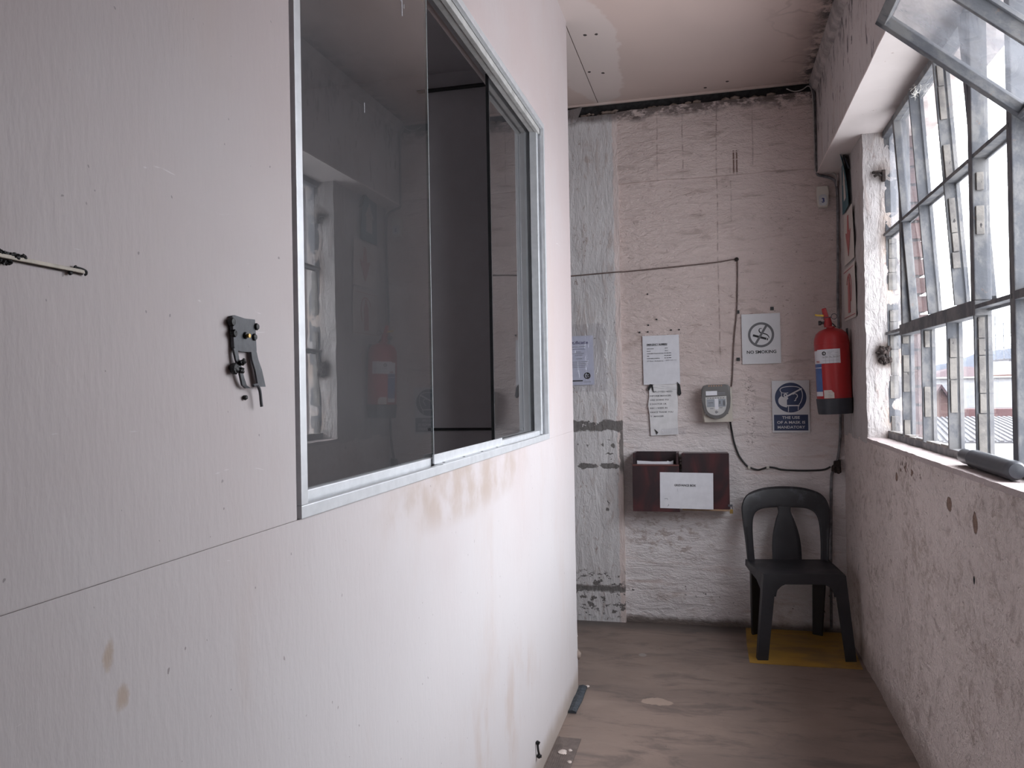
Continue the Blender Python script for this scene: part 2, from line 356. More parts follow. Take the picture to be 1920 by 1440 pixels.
ms = t.n('ShaderNodeMixShader'); ms.inputs[0].default_value = .06; t.lk(tr.outputs[0], ms.inputs[1]); t.lk(gl.outputs[0], ms.inputs[2]); t.lk(ms.outputs[0], t.out.inputs[0])
M['clear'] = t.m

# ------------------------------------------------------------------ geometry helpers
ORG = {}
class Pl:                        # a wall plane: a to the viewer's right, b up, c out of the wall
    def __init__(s, o, u, v=(0, 0, 1)):
        s.o = Vector(o); s.u = Vector(u); s.v = Vector(v); s.n = s.u.cross(s.v)
    def __call__(s, a, b, c=0.0): return s.o + s.u * a + s.v * b + s.n * c
    def tilt(s, a0, b0, deg):    # same plane, axes turned about (a0,b0), which becomes the origin
        r = math.radians(deg); u = s.u * math.cos(r) + s.v * math.sin(r); v = s.v * math.cos(r) - s.u * math.sin(r)
        return Pl(s(a0, b0), u, v)
D = 4.75; XL = -.632; XR = .69
ENDW = Pl((0, D, 0), (1, 0, 0)); PIERW = Pl((0, 4.72, 0), (1, 0, 0)); RIGHTW = Pl((XR, 0, 0), (0, -1, 0)); LEFTW = Pl((XL, 0, 0), (0, 1, 0))

class MB:
    def __init__(s): s.bm = bmesh.new()
    def v(s, p): return s.bm.verts.new(p)
    def quadstrip(s, rows, closed=False, cap=False, flip=False):
        R = [[s.v(p) for p in r] for r in rows]; n = len(R[0])
        for i in range(len(R) - 1):
            for j in range(n if closed else n - 1):
                f = [R[i][j], R[i][(j + 1) % n], R[i + 1][(j + 1) % n], R[i + 1][j]]
                s.bm.faces.new(f)
        if cap:
            s.bm.faces.new(list(reversed(R[0]))); s.bm.faces.new(R[-1])
        return R
    def box(s, x0, x1, y0, y1, z0, z1, bev=0.0):
        return s.hexa([(x0, y0, z0), (x1, y0, z0), (x1, y1, z0), (x0, y1, z0), (x0, y0, z1), (x1, y0, z1), (x1, y1, z1), (x0, y1, z1)], bev)
    def hexa(s, pts, bev=0.0):
        V = [s.v(p) for p in pts]
        F = [s.bm.faces.new([V[i] for i in q]) for q in ((0, 3, 2, 1), (4, 5, 6, 7), (0, 1, 5, 4), (1, 2, 6, 5), (2, 3, 7, 6), (3, 0, 4, 7))]
        if bev:
            es = {e for f in F for e in f.edges}
            bmesh.ops.bevel(s.bm, geom=list(es), offset=bev, segments=2, profile=.6, affect='EDGES')
        return s
    def pbox(s, pl, a0, a1, b0, b1, c0, c1, bev=0.0):
        return s.hexa([pl(a0, b0, c1), pl(a1, b0, c1), pl(a1, b0, c0), pl(a0, b0, c0), pl(a0, b1, c1), pl(a1, b1, c1), pl(a1, b1, c0), pl(a0, b1, c0)], bev)
    def prism(s, pl, poly, c0, c1, bev=0.0):
        A = [s.v(pl(a, b, c1)) for a, b in poly]; B = [s.v(pl(a, b, c0)) for a, b in poly]; n = len(poly)
        F = [s.bm.faces.new(A), s.bm.faces.new(list(reversed(B)))]
        for i in range(n): F.append(s.bm.faces.new([A[i], B[i], B[(i + 1) % n], A[(i + 1) % n]]))
        if bev:
            es = set(F[0].edges)
            bmesh.ops.bevel(s.bm, geom=list(es), offset=bev, segments=2, profile=.6, affect='EDGES')
        return s
    def ring(s, pl, ca, cb, r0, r1, c0, c1, n=48, a0=0, a1=2 * PI):
        full = abs(a1 - a0 - 2 * PI) < 1e-6; k = n if full else n + 1
        rows = []
        for i in range(k):
            t_ = a0 + (a1 - a0) * i / n; cs, sn = math.cos(t_), math.sin(t_)
            rows.append([pl(ca + r0 * cs, cb + r0 * sn, c0), pl(ca + r0 * cs, cb + r0 * sn, c1), pl(ca + r1 * cs, cb + r1 * sn, c1), pl(ca + r1 * cs, cb + r1 * sn, c0)])
        if full: rows.append(rows[0])
        s.quadstrip(rows, True, not full); return s
    def stroke(s, pl, pts, w, c0, c1):    # flat line of width w (number or list)
        n = len(pts); rows = []
        for i, (a, b) in enumerate(pts):
            p, q = pts[max(0, i - 1)], pts[min(n - 1, i + 1)]
            d = Vector((q[0] - p[0], q[1] - p[1]))
            if d.length < 1e-9: d = Vector((1, 0))
            d.normalize(); ww = (w[i] if isinstance(w, (list, tuple)) else w) / 2
            na, nb = -d.y * ww, d.x * ww
            rows.append([pl(a + na, b + nb, c0), pl(a + na, b + nb, c1), pl(a - na, b - nb, c1), pl(a - na, b - nb, c0)])
        s.quadstrip(rows, True, True); return s
    def tube(s, pts, r, n=8, smooth_path=0):
        pts = [Vector(p) for p in pts]
        if smooth_path: pts = spline(pts, smooth_path)
        rows = []; prev = None
        for i, p in enumerate(pts):
            d = (pts[min(i + 1, len(pts) - 1)] - pts[max(i - 1, 0)]).normalized()
            if prev is None:
                a = d.orthogonal().normalized()
            else:
                a = (prev - d * prev.dot(d))
                a = a.normalized() if a.length > 1e-6 else d.orthogonal().normalized()
            prev = a; b = d.cross(a); rr = r[i] if isinstance(r, (list, tuple)) and len(r) == len(pts) else (r if not isinstance(r, (list, tuple)) else r[0])
            rows.append([p + (a * math.cos(2 * PI * k / n) + b * math.sin(2 * PI * k / n)) * rr for k in range(n)])
        s.quadstrip(rows, True, True); return s
    def lathe(s, prof, n=40, o=(0, 0, 0), ax=(0, 0, 1), cap=True):
        o = Vector(o); ax = Vector(ax).normalized(); u = ax.orthogonal().normalized(); w = ax.cross(u)
        rows = [[o + ax * h + (u * math.cos(2 * PI * k / n) + w * math.sin(2 * PI * k / n)) * r for k in range(n)] for r, h in prof]
        s.quadstrip(rows, True, cap); return s
    def rough(s, x0, x1, y0, y1, z0, z1, res=.03, amp=.004, sc=9.0, seed=0.0, skip=(), an=(1, 1, 1)):
        # box shell of small quads, wobbled by noise
        def axis(a, b): n = max(1, int(round((b - a) / res))); return [a + (b - a) * i / n for i in range(n + 1)]
        X, Y, Z = axis(x0, x1), axis(y0, y1), axis(z0, z1); cache = {}
        def vert(p):
            k = tuple(round(q, 5) for q in p)
            if k not in cache:
                q = Vector((p[0] * an[0], p[1] * an[1], p[2] * an[2])) * sc + Vector((seed, seed * 1.7, seed * .6))
                dsp = noise.noise_vector(q) * .55 + noise.noise_vector(q * 2.9) * .30 + noise.noise_vector(q * 6.3) * .15
                cache[k] = s.v(Vector(p) + dsp * amp)
            return cache[k]
        def face(A, B, f, flip):
            for i in range(len(A) - 1):
                for j in range(len(B) - 1):
                    q = [vert(f(A[i], B[j])), vert(f(A[i + 1], B[j])), vert(f(A[i + 1], B[j + 1])), vert(f(A[i], B[j + 1]))]
                    s.bm.faces.new(q if not flip else q[::-1])
        if 'x0' not in skip: face(Y, Z, lambda a, b: (x0, a, b), True)
        if 'x1' not in skip: face(Y, Z, lambda a, b: (x1, a, b), False)
        if 'y0' not in skip: face(X, Z, lambda a, b: (a, y0, b), False)
        if 'y1' not in skip: face(X, Z, lambda a, b: (a, y1, b), True)
        if 'z0' not in skip: face(X, Y, lambda a, b: (a, b, z0), True)
        if 'z1' not in skip: face(X, Y, lambda a, b: (a, b, z1), False)
        return s
    def lump(s, c, r, sub=2, amp=.3, seed=0, sc=(1, 1, 1), freq=1.3):
        q = bmesh.ops.create_icosphere(s.bm, subdivisions=sub, radius=1)
        for v in q['verts']:
            k = 1 + amp * noise.noise(v.co * freq + Vector((seed, seed, seed)))
            v.co = Vector(c) + Vector((v.co.x * sc[0], v.co.y * sc[1], v.co.z * sc[2])) * r * k
        return s
    def build(s, name, mat, parent=None, org=None, smooth=False, label=None, fix=True):
        if fix: bmesh.ops.recalc_face_normals(s.bm, faces=s.bm.faces)
        o0 = Vector(org) if org is not None else (ORG[parent.name] if parent is not None else Vector((0, 0, 0)))
        for v in s.bm.verts: v.co -= o0
        me = bpy.data.meshes.new(name); s.bm.to_mesh(me); s.bm.free()
        me.materials.append(M[mat] if isinstance(mat, str) else mat)
        if smooth:
            for p in me.polygons: p.use_smooth = True
            try: me.set_sharp_from_angle(angle=math.radians(smooth if smooth is not True else 40))
            except Exception: pass
        ob = bpy.data.objects.new(name, me); COL.objects.link(ob)
        if parent is not None:
            ob.parent = parent; ob.location = o0 - ORG[parent.name]
        else: ob.location = o0
        ORG[ob.name] = o0
        if label: ob['label'] = label
        return ob
def spline(P, k):
    out = []
    for i in range(len(P) - 1):
        p0, p1, p2, p3 = P[max(0, i - 1)], P[i], P[i + 1], P[min(len(P) - 1, i + 2)]
        for j in range(k):
            t_ = j / k
            out.append(.5 * ((2 * p1) + (p2 - p0) * t_ + (2 * p0 - 5 * p1 + 4 * p2 - p3) * t_ ** 2 + (3 * p1 - p0 - 3 * p2 + p3) * t_ ** 3))
    out.append(P[-1]); return out
def spl2(pts, k): return [(p.x, p.y) for p in spline([Vector((a, b, 0)) for a, b in pts], k)]
def thing(name, loc, label, cat, group=None):
    o = bpy.data.objects.new(name, None); COL.objects.link(o); o.location = loc; o.empty_display_size = .05
    ORG[o.name] = Vector(loc); return tag(o, label, cat, group)
def tag(o, label, cat, group=None):
    o['label'] = label; o['category'] = cat
    if group: o['group'] = group
    return o
def struct(o, label=None):
    o['kind'] = 'structure'
    if label: o['label'] = label
    return o
def text(pl, s_, a, b, size, mat, parent, name='lettering', align='LEFT', c=.0006, xs=1.0, bold=0.0, lift=.0002, width=None):
    cu = bpy.data.curves.new('txt', 'FONT'); cu.body = s_; cu.size = size; cu.align_x = align; cu.resolution_u = 2; cu.offset = bold
    ob = bpy.data.objects.new('txt', cu); COL.objects.link(ob)
    me = bpy.data.meshes.new_from_object(ob)
    bpy.data.objects.remove(ob); bpy.data.curves.remove(cu)
    if width and len(me.vertices):
        w = max(v.co.x for v in me.vertices) - min(v.co.x for v in me.vertices); xs = width / w
    o0 = ORG[parent.name]
    for v in me.vertices: v.co = pl(a + v.co.x * xs, b + v.co.y, c + lift) - o0
    me.materials.clear(); me.materials.append(M[mat]); me.name = name
    o = bpy.data.objects.new(name, me); COL.objects.link(o); o.parent = parent; ORG[o.name] = o0
    return o
def circle(ca, cb, r, n=32, a0=0, a1=2 * PI): return [(ca + r * math.cos(a0 + (a1 - a0) * i / n), cb + r * math.sin(a0 + (a1 - a0) * i / n)) for i in range(n + (0 if abs(a1 - a0 - 2 * PI) < 1e-6 else 1))]

CEIL = 3.07
YB = -2.6        # wall behind the camera
# ------------------------------------------------------------------ the room
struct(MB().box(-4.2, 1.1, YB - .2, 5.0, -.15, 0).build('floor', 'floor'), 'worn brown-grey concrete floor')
cl = struct(MB().box(-.638, 1.1, YB - .2, 5.0, CEIL, CEIL + .012).build('ceiling', 'ceiling'), 'stained ceiling boards')
MB().box(-4.2, -.643, YB - .2, 5.0, CEIL, CEIL + .012).build('ceiling_board', 'ceiling', cl)
MB().box(-4.2, 1.1, YB - .2, 5.0, CEIL + .02, CEIL + .12).build('ceiling_void', 'dark_void', cl)
# joint cover, cornice
b = MB(); b.hexa([(.532, YB, 3.068), (.545, YB, 3.02), (.58, YB, 3.0), (.58, YB, 3.068), (.54, 4.74, 3.068), (.552, 4.74, 3.02), (.58, 4.74, 3.0), (.58, 4.74, 3.068)])
struct(b.build('trim_1', simple('grimy_cornice_paint', (.40, .36, .35), .7, 0, .35, 12, bump=.3, bscale=30)), 'mouldy timber cornice along the window wall')
b = MB().box(-1.9, .56, 4.715, 4.733, CEIL - .013, CEIL - .0005, .002)
struct(b.build('trim_2', 'ceiling'), 'thin ceiling edge bead above the end wall')

# partition wall on the left with the opening of the sliding window
WY0, WY1, WZ0, WZ1 = 1.128, 3.062, 1.187, 2.413
T = .10
b = MB()
b.rough(XL - T, XL, YB, 3.63, 0, WZ0 - .001, .11, .0025, 4, 1.0, ('z1',))
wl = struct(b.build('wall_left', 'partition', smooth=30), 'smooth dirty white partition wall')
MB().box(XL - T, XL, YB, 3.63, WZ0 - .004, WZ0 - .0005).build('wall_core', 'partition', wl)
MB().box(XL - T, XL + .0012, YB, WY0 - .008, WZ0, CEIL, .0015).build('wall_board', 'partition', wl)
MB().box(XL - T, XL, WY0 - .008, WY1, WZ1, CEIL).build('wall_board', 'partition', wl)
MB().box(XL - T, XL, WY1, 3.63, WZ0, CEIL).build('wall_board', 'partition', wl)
MB().box(XL - T, XL - .03, WY0 - .008, WY0 + .002, WZ0, WZ1).build('joint_shadow_gap', 'dark_void', wl)
# knocked-off plaster and rubble showing at the foot of the partition's free end
for i, (z_, r_, dx, mt) in enumerate(((.255, .016, .006, 'crumb'), (.20, .012, .0, 'crumb'), (.165, .022, .010, 'stone'), (.12, .012, -.004, 'crumb'), (.05, .013, .0, 'stone'), (.02, .011, .004, 'crumb'), (.30, .011, 0, 'stone'))):
    MB().lump((XL - .02 + dx, 3.634, z_), r_, 2, .5, i * 3.1, (1.1, .8, 1.2)).build('broken_brick', mt, wl, smooth=50)

# end wall: recessed infill, proud pier strip, proud band over it, crumbling top
b = MB(); b.rough(-.56, .72, D, D + .12, -.02, 2.62, .014, .0075, 6, 3.0, ('y1', 'x1', 'x0', 'z0', 'z1'), (.5, 1, 2.0))
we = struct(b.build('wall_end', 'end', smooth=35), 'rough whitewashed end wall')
b = MB(); b.rough(-1.4, -.53, 4.718, D + .12, -.02, 2.995, .016, .006, 8, 9.0, ('y1',), (2.0, 1, .6)); b.box(-2.6, -1.4, 4.718, D + .12, -.02, 2.995); b.build('brushed_pier', 'pier', we, smooth=35)
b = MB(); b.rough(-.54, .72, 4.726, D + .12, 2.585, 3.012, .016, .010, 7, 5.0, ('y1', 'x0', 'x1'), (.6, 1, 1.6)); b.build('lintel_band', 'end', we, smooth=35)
MB().box(-2.6, 1.0, 4.765, D + .14, 2.97, CEIL).build('crumbled_top_course', 'dark_void', we)
b = MB()
for i in range(46):
    x_ = -.72 + i * .027 + random.uniform(-.01, .01)
    b.lump((x_, 4.745, 3.012 + random.uniform(-.012, .012)), random.uniform(.008, .02), 1, .6, i * 1.7, (1.6, .8, .7))
o = b.build('broken_plaster', 'stone', we); o['kind'] = 'stuff'
# torn paper / plaster flap at the left end of the crumbled strip
b = MB(); b.prism(PIERW, [(-.83, 3.04), (-.735, 3.05), (-.755, 3.0), (-.775, 2.965), (-.83, 2.955)], .004, .012, .002); b.build('plaster_flap', 'pier', we)

# right wall: parapet under the window, pier beyond it, beam over everything
b = MB(); b.rough(XR, .86, YB, 4.76, -.02, 1.116, .02, .008, 6, 2.0, ('x1', 'y1'))
wr = struct(b.build('wall_right', 'right', smooth=35), 'rough plastered wall under the steel window')
b = MB(); b.rough(XR, .86, 4.035, 4.76, 1.10, 2.57, .016, .009, 9, 6.0, ('x1', 'y1')); b.build('window_pier', 'reveal', wr, smooth=35)
b = MB(); b.rough(.575, 1.0, YB, 4.76, 2.555, CEIL, .04, .003, 7, 4.0, ('x1', 'y1', 'z1', 'z0')); b.build('lintel_beam', 'beam', wr, smooth=35)
b = MB(); b.rough(.572, 1.0, YB, 4.76, 2.549, 2.557, .05, .0022, 7, 8.0); b.build('beam_soffit', 'soffit', wr, smooth=35)
b = MB(); b.rough(XR - .004, .83, YB, 4.045, 1.108, 1.125, .03, .0035, 12, 7.0); b.build('window_sill', 'sill', wr, smooth=35)
# walls out of the picture that close the place
struct(MB().box(-4.2, 1.1, YB - .2, YB, 0, CEIL).build('wall_back', 'partition'), 'painted wall behind the viewer')
struct(MB().box(.69, .86, YB, 1.39, 1.1, 2.56).build('wall_near', 'right'), 'plastered pier at the near end of the window')
struct(MB().box(-2.7, -2.6, 3.5, 5.0, 0, CEIL).build('wall_passage', 'partition'), 'far side of the passage behind the partition')
# office behind the partition
of = struct(MB().box(-3.4, XL - T, 3.53, 3.625, 0, CEIL).build('wall_office', 'office'), 'grey office wall seen through the open window')
MB().box(-1.30, XL - T - .001, 3.522, 3.53, 1.196, 1.208).build('dado_strip', 'office_dark', of)
MB().box(-1.32, XL - T - .001, 3.50, 3.53, 2.775, 2.782).build('cornice_line', 'office_dark', of)
struct(MB().box(-3.4, XL - T, YB, 3.53, 2.86, CEIL).build('ceiling_office', 'office'), 'grey office ceiling')
struct(MB().box(-3.5, -3.4, YB, 3.625, 0, CEIL).build('wall_office_side', 'office'), 'grey office side wall')

# ------------------------------------------------------------------ sliding office window (window_2)
b = MB()
def frame_rect(b, y0, y1, z0, z1, w, x0, x1, bev=.0015):
    b.box(x0, x1, y0, y0 + w, z0 + w, z1, bev); b.box(x0, x1, y1 - w, y1, z0 + w, z1, bev); b.box(x0, x1, y0, y1, z0, z0 + w, bev); b.box(x0, x1, y0 + w, y1 - w, z1 - w, z1, bev)
frame_rect(b, WY0, WY1, WZ0, WZ1, .021, XL - .008, XL + .005)
b.box(XL - .075, XL - .007, WY0, WY1, WZ0, WZ0 + .012); b.box(XL - .075, XL - .007, WY0, WY1, WZ1 - .012, WZ1)
b.box(XL - .075, XL - .007, WY0, WY0 + .012, WZ0, WZ1); b.box(XL - .075, XL - .007, WY1 - .012, WY1, WZ0, WZ1)
w2 = struct(b.build('window_2', 'alu'), 'aluminium framed sliding office window')
MB().box(XL - .046, XL - .026, WY0 + .02, 1.83, WZ0 + .012, WZ0 + .036, .0015).build('track_rail', 'alu', w2)
MB().box(XL - .046, XL - .026, 2.43, WY1 - .02, WZ0 + .012, WZ0 + .034, .0015).build('track_rail', 'alu', w2)
MB().box(XL - .046, XL - .026, WY0 + .02, WY1 - .02, WZ1 - .036, WZ1 - .012, .0015).build('track_rail', 'alu_dirty', w2)
MB().box(XL - .024, XL - .010, WY0 + .02, WY1 - .02, WZ1 - .040, WZ1 - .012, .0015).build('track_rail', 'alu_dirty', w2)
MB().box(XL - .046, XL - .018, WY1 - .045, WY1 - .012, WZ0 + .02, WZ1 - .02, .0015).build('jamb_channel', 'alu', w2)
pn = MB().box(XL - .0375, XL - .0325, WY0 + .014, 1.835, WZ0 + .02, WZ1 - .018).build('glass_pane', 'glass', w2)
MB().box(XL - .0382, XL - .0318, 1.8352, 1.838, WZ0 + .036, WZ1 - .04).build('pane_edge', simple('green_glass_edge', (.36, .40, .40), .3), pn)
for (ya, za, hh, ww) in ((1.181, 1.980, .010, .0022), (1.678, 2.243, .036, .0022), (1.690, 2.252, .010, .0016), (1.468, 1.948, .020, .0013), (1.672, 2.262, .012, .002)):
    MB().box(XL - .0325, XL - .0318, ya - ww / 2, ya + ww / 2, za - hh / 2, za + hh / 2).build('paint_fleck', 'paper', pn)
p2 = MB().box(XL - .0575, XL - .0525, 2.462, WY1 - .014, WZ0 + .02, WZ1 - .018).build('glass_pane', 'glass', w2)
MB().box(XL - .060, XL - .050, 2.456, 2.4618, WZ0 + .02, WZ1 - .02).build('pane_edge', 'black', p2)
# loose angle strip standing in the open gap
b = MB(); b.box(XL - .022, XL - .018, 1.80, 2.43, WZ0 + .014, WZ0 + .044); b.box(XL - .022, XL + .004, 1.80, 2.43, WZ0 + .018, WZ0 + .022)
st = b.build('angle_strip', 'alu', org=(XL - .02, 2.1, WZ0 + .014))
tag(st, 'loose aluminium angle strip lying in the open gap of the office window', 'metal strip')
for yy in (1.84, 2.0, 2.17, 2.33):
    b = MB(); b.lathe([(.0035, 0), (.0035, .0008)], 12, (XL - .008, yy, WZ0 + .0222)); b.build('screw_hole', 'black', st)

# ------------------------------------------------------------------ steel window (window_1)
XW = .80; YN = 1.38      # plane of the glass, near end of the opening
COLS = [4.075, 3.725, 3.385, 3.035, 2.735, 2.41]; ROWS = [1.145, 1.610, 2.070, 2.535]
b = MB()
b.box(XW - .016, XW + .05, 4.035, 4.095, 1.125, 2.55, .002)            # far jamb
b.box(XW - .022, XW + .03, YN, 4.09, 1.118, 1.152, .002)             # bottom frame
b.box(XW - .022, XW + .03, YN, 4.09, 2.520, 2.56, .002)              # head
b.box(XW - .022, XW + .034, 2.390, 2.430, 1.13, 2.55, .003)             # coupling mullion
b.box(XW - .02, XW + .04, YN, YN + .035, 1.13, 2.55, .003)
w1 = struct(b.build('window_1', 'steel'), 'weathered steel casement window with open pivoting vents')
def vbar(yc, z0, z1, parent=w1, name='glazing_bar'):
    b = MB(); b.box(XW - .024, XW + .026, yc - .0055, yc + .0055, z0, z1, .0015); b.box(XW + .012, XW + .018, yc - .012, yc + .012, z0, z1)
    return b.build(name, 'steel', parent)
def hbar(zc, y0, y1, parent=w1, hgt=.011, name='glazing_bar'):
    b = MB(); b.box(XW - .024, XW + .026, y0, y1, zc - hgt * .6, zc + hgt * .6, .0015); b.box(XW + .012, XW + .018, y0, y1, zc - hgt - .003, zc + hgt + .003)
    return b.build(name, 'steel', parent)
PK = {'c': 'pane_clean', 'm': 'pane_mid', 'k': 'pane_milky'}
def pane(y0, y1, z0, z1, kind, parent=w1, xx=XW + .008):
    return MB().box(xx, xx + .003, y0 + .006, y1 - .006, z0 + .006, z1 - .006).build('window_pane', PK[kind], parent)
def putty_v(yc, z0, z1, parent=w1, frac=.75, x0=XW - .016, x1=XW + .004, yf=.0055):
    z_ = z0
    while z_ < z1 - .02:
        L = random.uniform(.045, .13); e = min(z_ + L, z1)
        if random.random() < frac:
            d_ = random.uniform(.0045, .0075)
            MB().box(x0 + random.uniform(-.004, .003), x1, yc - yf - d_, yc - yf + .001, z_ + .0012, e - .0012, .0015).build('putty_strip', 'putty', parent)
        z_ = e
def pane_grid(cols, rows, kinds, **kw):
    k = 0
    for j in range(len(rows) - 1):
        for i in range(len(cols) - 1):
            pane(cols[i + 1], cols[i], rows[j], rows[j + 1], kinds[k], **kw); k += 1
# fixed lights: first column, bottom row, last column
vbar(COLS[1], ROWS[0], ROWS[1]); vbar(COLS[2], ROWS[0], ROWS[1]); vbar(COLS[3], ROWS[0], ROWS[1]); vbar(COLS[4], ROWS[0], ROWS[1])
for zz in ROWS[1:3]: hbar(zz, COLS[1], COLS[0])
for zz in ROWS[1:3]: hbar(zz, COLS[5], COLS[4])
# fixed frame around the vent
b = MB(); b.box(XW - .026, XW + .022, COLS[4] - .02, COLS[1] + .02, ROWS[1] - .026, ROWS[1] + .020, .003); b.build('vent_surround', 'steel', w1)
b = MB(); b.box(XW - .026, XW + .022, COLS[4] - .022, COLS[4] + .018, ROWS[1] + .02, ROWS[3], .003); b.build('vent_surround', 'steel', w1)
b = MB(); b.box(XW - .020, XW + .022, COLS[1] - .014, COLS[1] + .014, ROWS[1] + .02, ROWS[3], .003); b.build('vent_surround', 'steel', w1)
pane_grid(COLS, ROWS[:2], 'mmccc'); pane(COLS[1], COLS[0], ROWS[1], ROWS[2], 'm'); pane(COLS[1], COLS[0], ROWS[2], ROWS[3], 'k')
pane(COLS[5], COLS[4], ROWS[1], ROWS[2], 'c'); pane(COLS[5], COLS[4], ROWS[2], ROWS[3], 'c')
for yc in COLS[1:5]: putty_v(yc, ROWS[0] + .012, ROWS[1] - .03)
putty_v(4.035, ROWS[0] + .01, 2.05, frac=.92, x0=XW - .006, x1=XW + .03, yf=-.001)
putty_v(COLS[4] - .022, 1.66, 2.02, frac=.5, yf=0)
for yc in (4.0, 3.9, 3.8, 3.66, 3.56, 3.46, 3.3, 3.2, 3.1):
    MB().box(XW - .022, XW + .004, yc - .045, yc + .045, 1.150, 1.157 + random.uniform(0, .006), .002).build('putty_strip', 'putty', w1)
# vents: built about their pivot, then turned
def vent(y_hi, y_lo, bars, deg, kinds, zp=2.07, hh=.452):
    root = MB(); x0, x1 = XW - .016, XW + .016; w = .026
    root.box(x0, x1, y_lo + .004, y_hi - .004, zp - hh, zp - hh + w, .002); root.box(x0, x1, y_lo + .004, y_hi - .004, zp + hh - w, zp + hh, .002)
    root.box(x0, x1, y_lo + .004, y_lo + .03, zp - hh, zp + hh, .002); root.box(x0, x1, y_hi - .03, y_hi - .004, zp - hh, zp + hh, .002)
    v = root.build('pivot_vent', 'steel', w1, org=(XW, (y_hi + y_lo) / 2, zp))
    for yb in bars:
        vbar(yb, zp - hh + w, zp + hh - w, parent=v)
        if deg > -10: putty_v(yb, zp - hh + w, zp + hh - w, v, .35)
    hbar(zp, y_lo + .03, y_hi - .03, parent=v)
    cols = [y_hi - .02] + list(bars) + [y_lo + .02]
    pane_grid(cols, [zp - hh + .02, zp, zp + hh - .02], kinds, parent=v)
    v.rotation_euler = (0, math.radians(deg), 0)
    return v
vent(COLS[1], COLS[4], COLS[2:4], -3.6, 'cccmcc')
vent(2.385, 1.415, (2.05, 1.72), -49.5, 'mmmkmm', 2.09)
vbar(2.05, ROWS[0], ROWS[1]); vbar(1.72, ROWS[0], ROWS[1])
hbar(ROWS[1], YN + .03, 2.39, hgt=.02)
pane_grid([2.39, 2.05, 1.72, YN + .03], ROWS[:2], 'ccc')
# cobweb straw hanging at the head of the frame
b = MB()
for i in range(26):
    p = Vector((XW - .03 + random.uniform(-.012, .006), 3.33 + random.uniform(-.045, .045), 2.515 + random.uniform(-.03, .008)))
    q = p + Vector((random.uniform(-.02, .01), random.uniform(-.035, .035), random.uniform(-.035, .01)))
    b.tube([p, (p + q) / 2 + Vector((random.uniform(-.008, .008), random.uniform(-.012, .012), random.uniform(-.008, .008))), q], .0009, 5, 3)
o = b.build('straw_tangle', 'straw', org=(XW - .03, 3.33, 2.50)); tag(o, 'wispy tangle of pale straw caught on the window head', 'straw'); o['kind'] = 'stuff'
# rusty hinge lugs let into the reveal
def lug(zc, big, label):
    root = thing('hinge_lug', (.757, 4.03, zc), label, 'hinge', None)
    b = MB(); b.box(.730, .782, 4.016, 4.038, zc + .006, zc + .015, .002); b.box(.770, .786, 4.014, 4.038, zc - .034, zc + .018, .003); b.build('iron_plate', 'rust', root)
    b = MB(); b.tube([(.735, 4.015, zc - .012), (.752, 4.010, zc - .004), (.765, 4.012, zc - .014)], .006, 8, 4); b.build('bent_bar', 'rust', root, smooth=True)
    if big:
        b = MB()
        for i in range(16): b.lump((.775 + random.uniform(-.028, .016), 4.025 + random.uniform(-.012, .006), zc + random.uniform(-.04, .03)), random.uniform(.006, .014), 2, .7, i * 2.3)
        b.build('rust_scale', 'rust', root)
lug(2.352, False, 'small rusty iron lug on the upper part of the white window reveal')
lug(1.512, True, 'crusty rusted iron lug on the lower part of the white window reveal')

# brick jamb outside, seen through the far panes
bj = struct(MB().box(.87, .955, 4.17, 4.38, .2, 2.9).build('wall_outside', 'mortar'), 'brick jamb outside the window')
b = MB(); b.rough(.83, .912, 4.125, 4.38, .2, 2.9, .04, .006, 9, 2.2); b.build('rendered_edge', 'render_pink', bj, smooth=35)
proto = None
zz = .45; i = 0
while zz < 2.8:
    if proto is None:
        b = MB(); b.rough(-.05, .05, -.115, .115, -.036, .036, .024, .004, 30, 1.0)
        proto = b.build('brick', 'brick', bj, org=(0, 0, 0), smooth=50); q = proto
    else:
        q = proto.copy(); COL.objects.link(q); q.parent = bj
    q.location = Vector((.925 + random.uniform(-.004, .008), 4.255 + random.uniform(-.006, .006), zz)); q.rotation_euler = (0, 0, PI if i % 2 else 0)
    zz += .0868; i += 1

# ------------------------------------------------------------------ chair (charcoal monobloc, turned a little)
CH = thing('plastic_chair', (.388, 4.452, 0), 'charcoal moulded plastic chair standing on the yellow floor square', 'chair')
def chv(x_, y_, z_): return Vector((.388 + x_, 4.452 + y_, z_))
# seat: gently dished slab
rows = []
NS, NT_ = 14, 12
def seat_half(v_): return .192 + .026 * math.sin(min(1, v_ * 1.15) * PI / 2)
def seat_top(u_, v_): return .434 - .010 * (1 - u_ * u_) * math.sin(v_ * PI) - .008 * v_
b = MB(); rt = []; rb = []
for i in range(NT_ + 1):
    v_ = i / NT_; y_ = -.205 + .365 * v_
    hw = seat_half(v_)
    rt.append([chv(hw * (2 * j / NS - 1), y_ - .012 * (1 - (2 * j / NS - 1) ** 2) * (1 - v_), seat_top(2 * j / NS - 1, v_) - (.006 if j in (0, NS) or i == 0 else 0)) for j in range(NS + 1)])
    rb.append([p - Vector((0, 0, .012)) for p in rt[-1]])
b.quadstrip(rt); b.quadstrip(rb)
for A, B in ((rt[0], rb[0]), (rt[-1], rb[-1]), ([r[0] for r in rt], [r[0] for r in rb]), ([r[-1] for r in rt], [r[-1] for r in rb])): b.quadstrip([A, B])
bmesh.ops.remove_doubles(b.bm, verts=b.bm.verts, dist=1e-5)
b.build('seat', 'chair', CH, smooth=45)
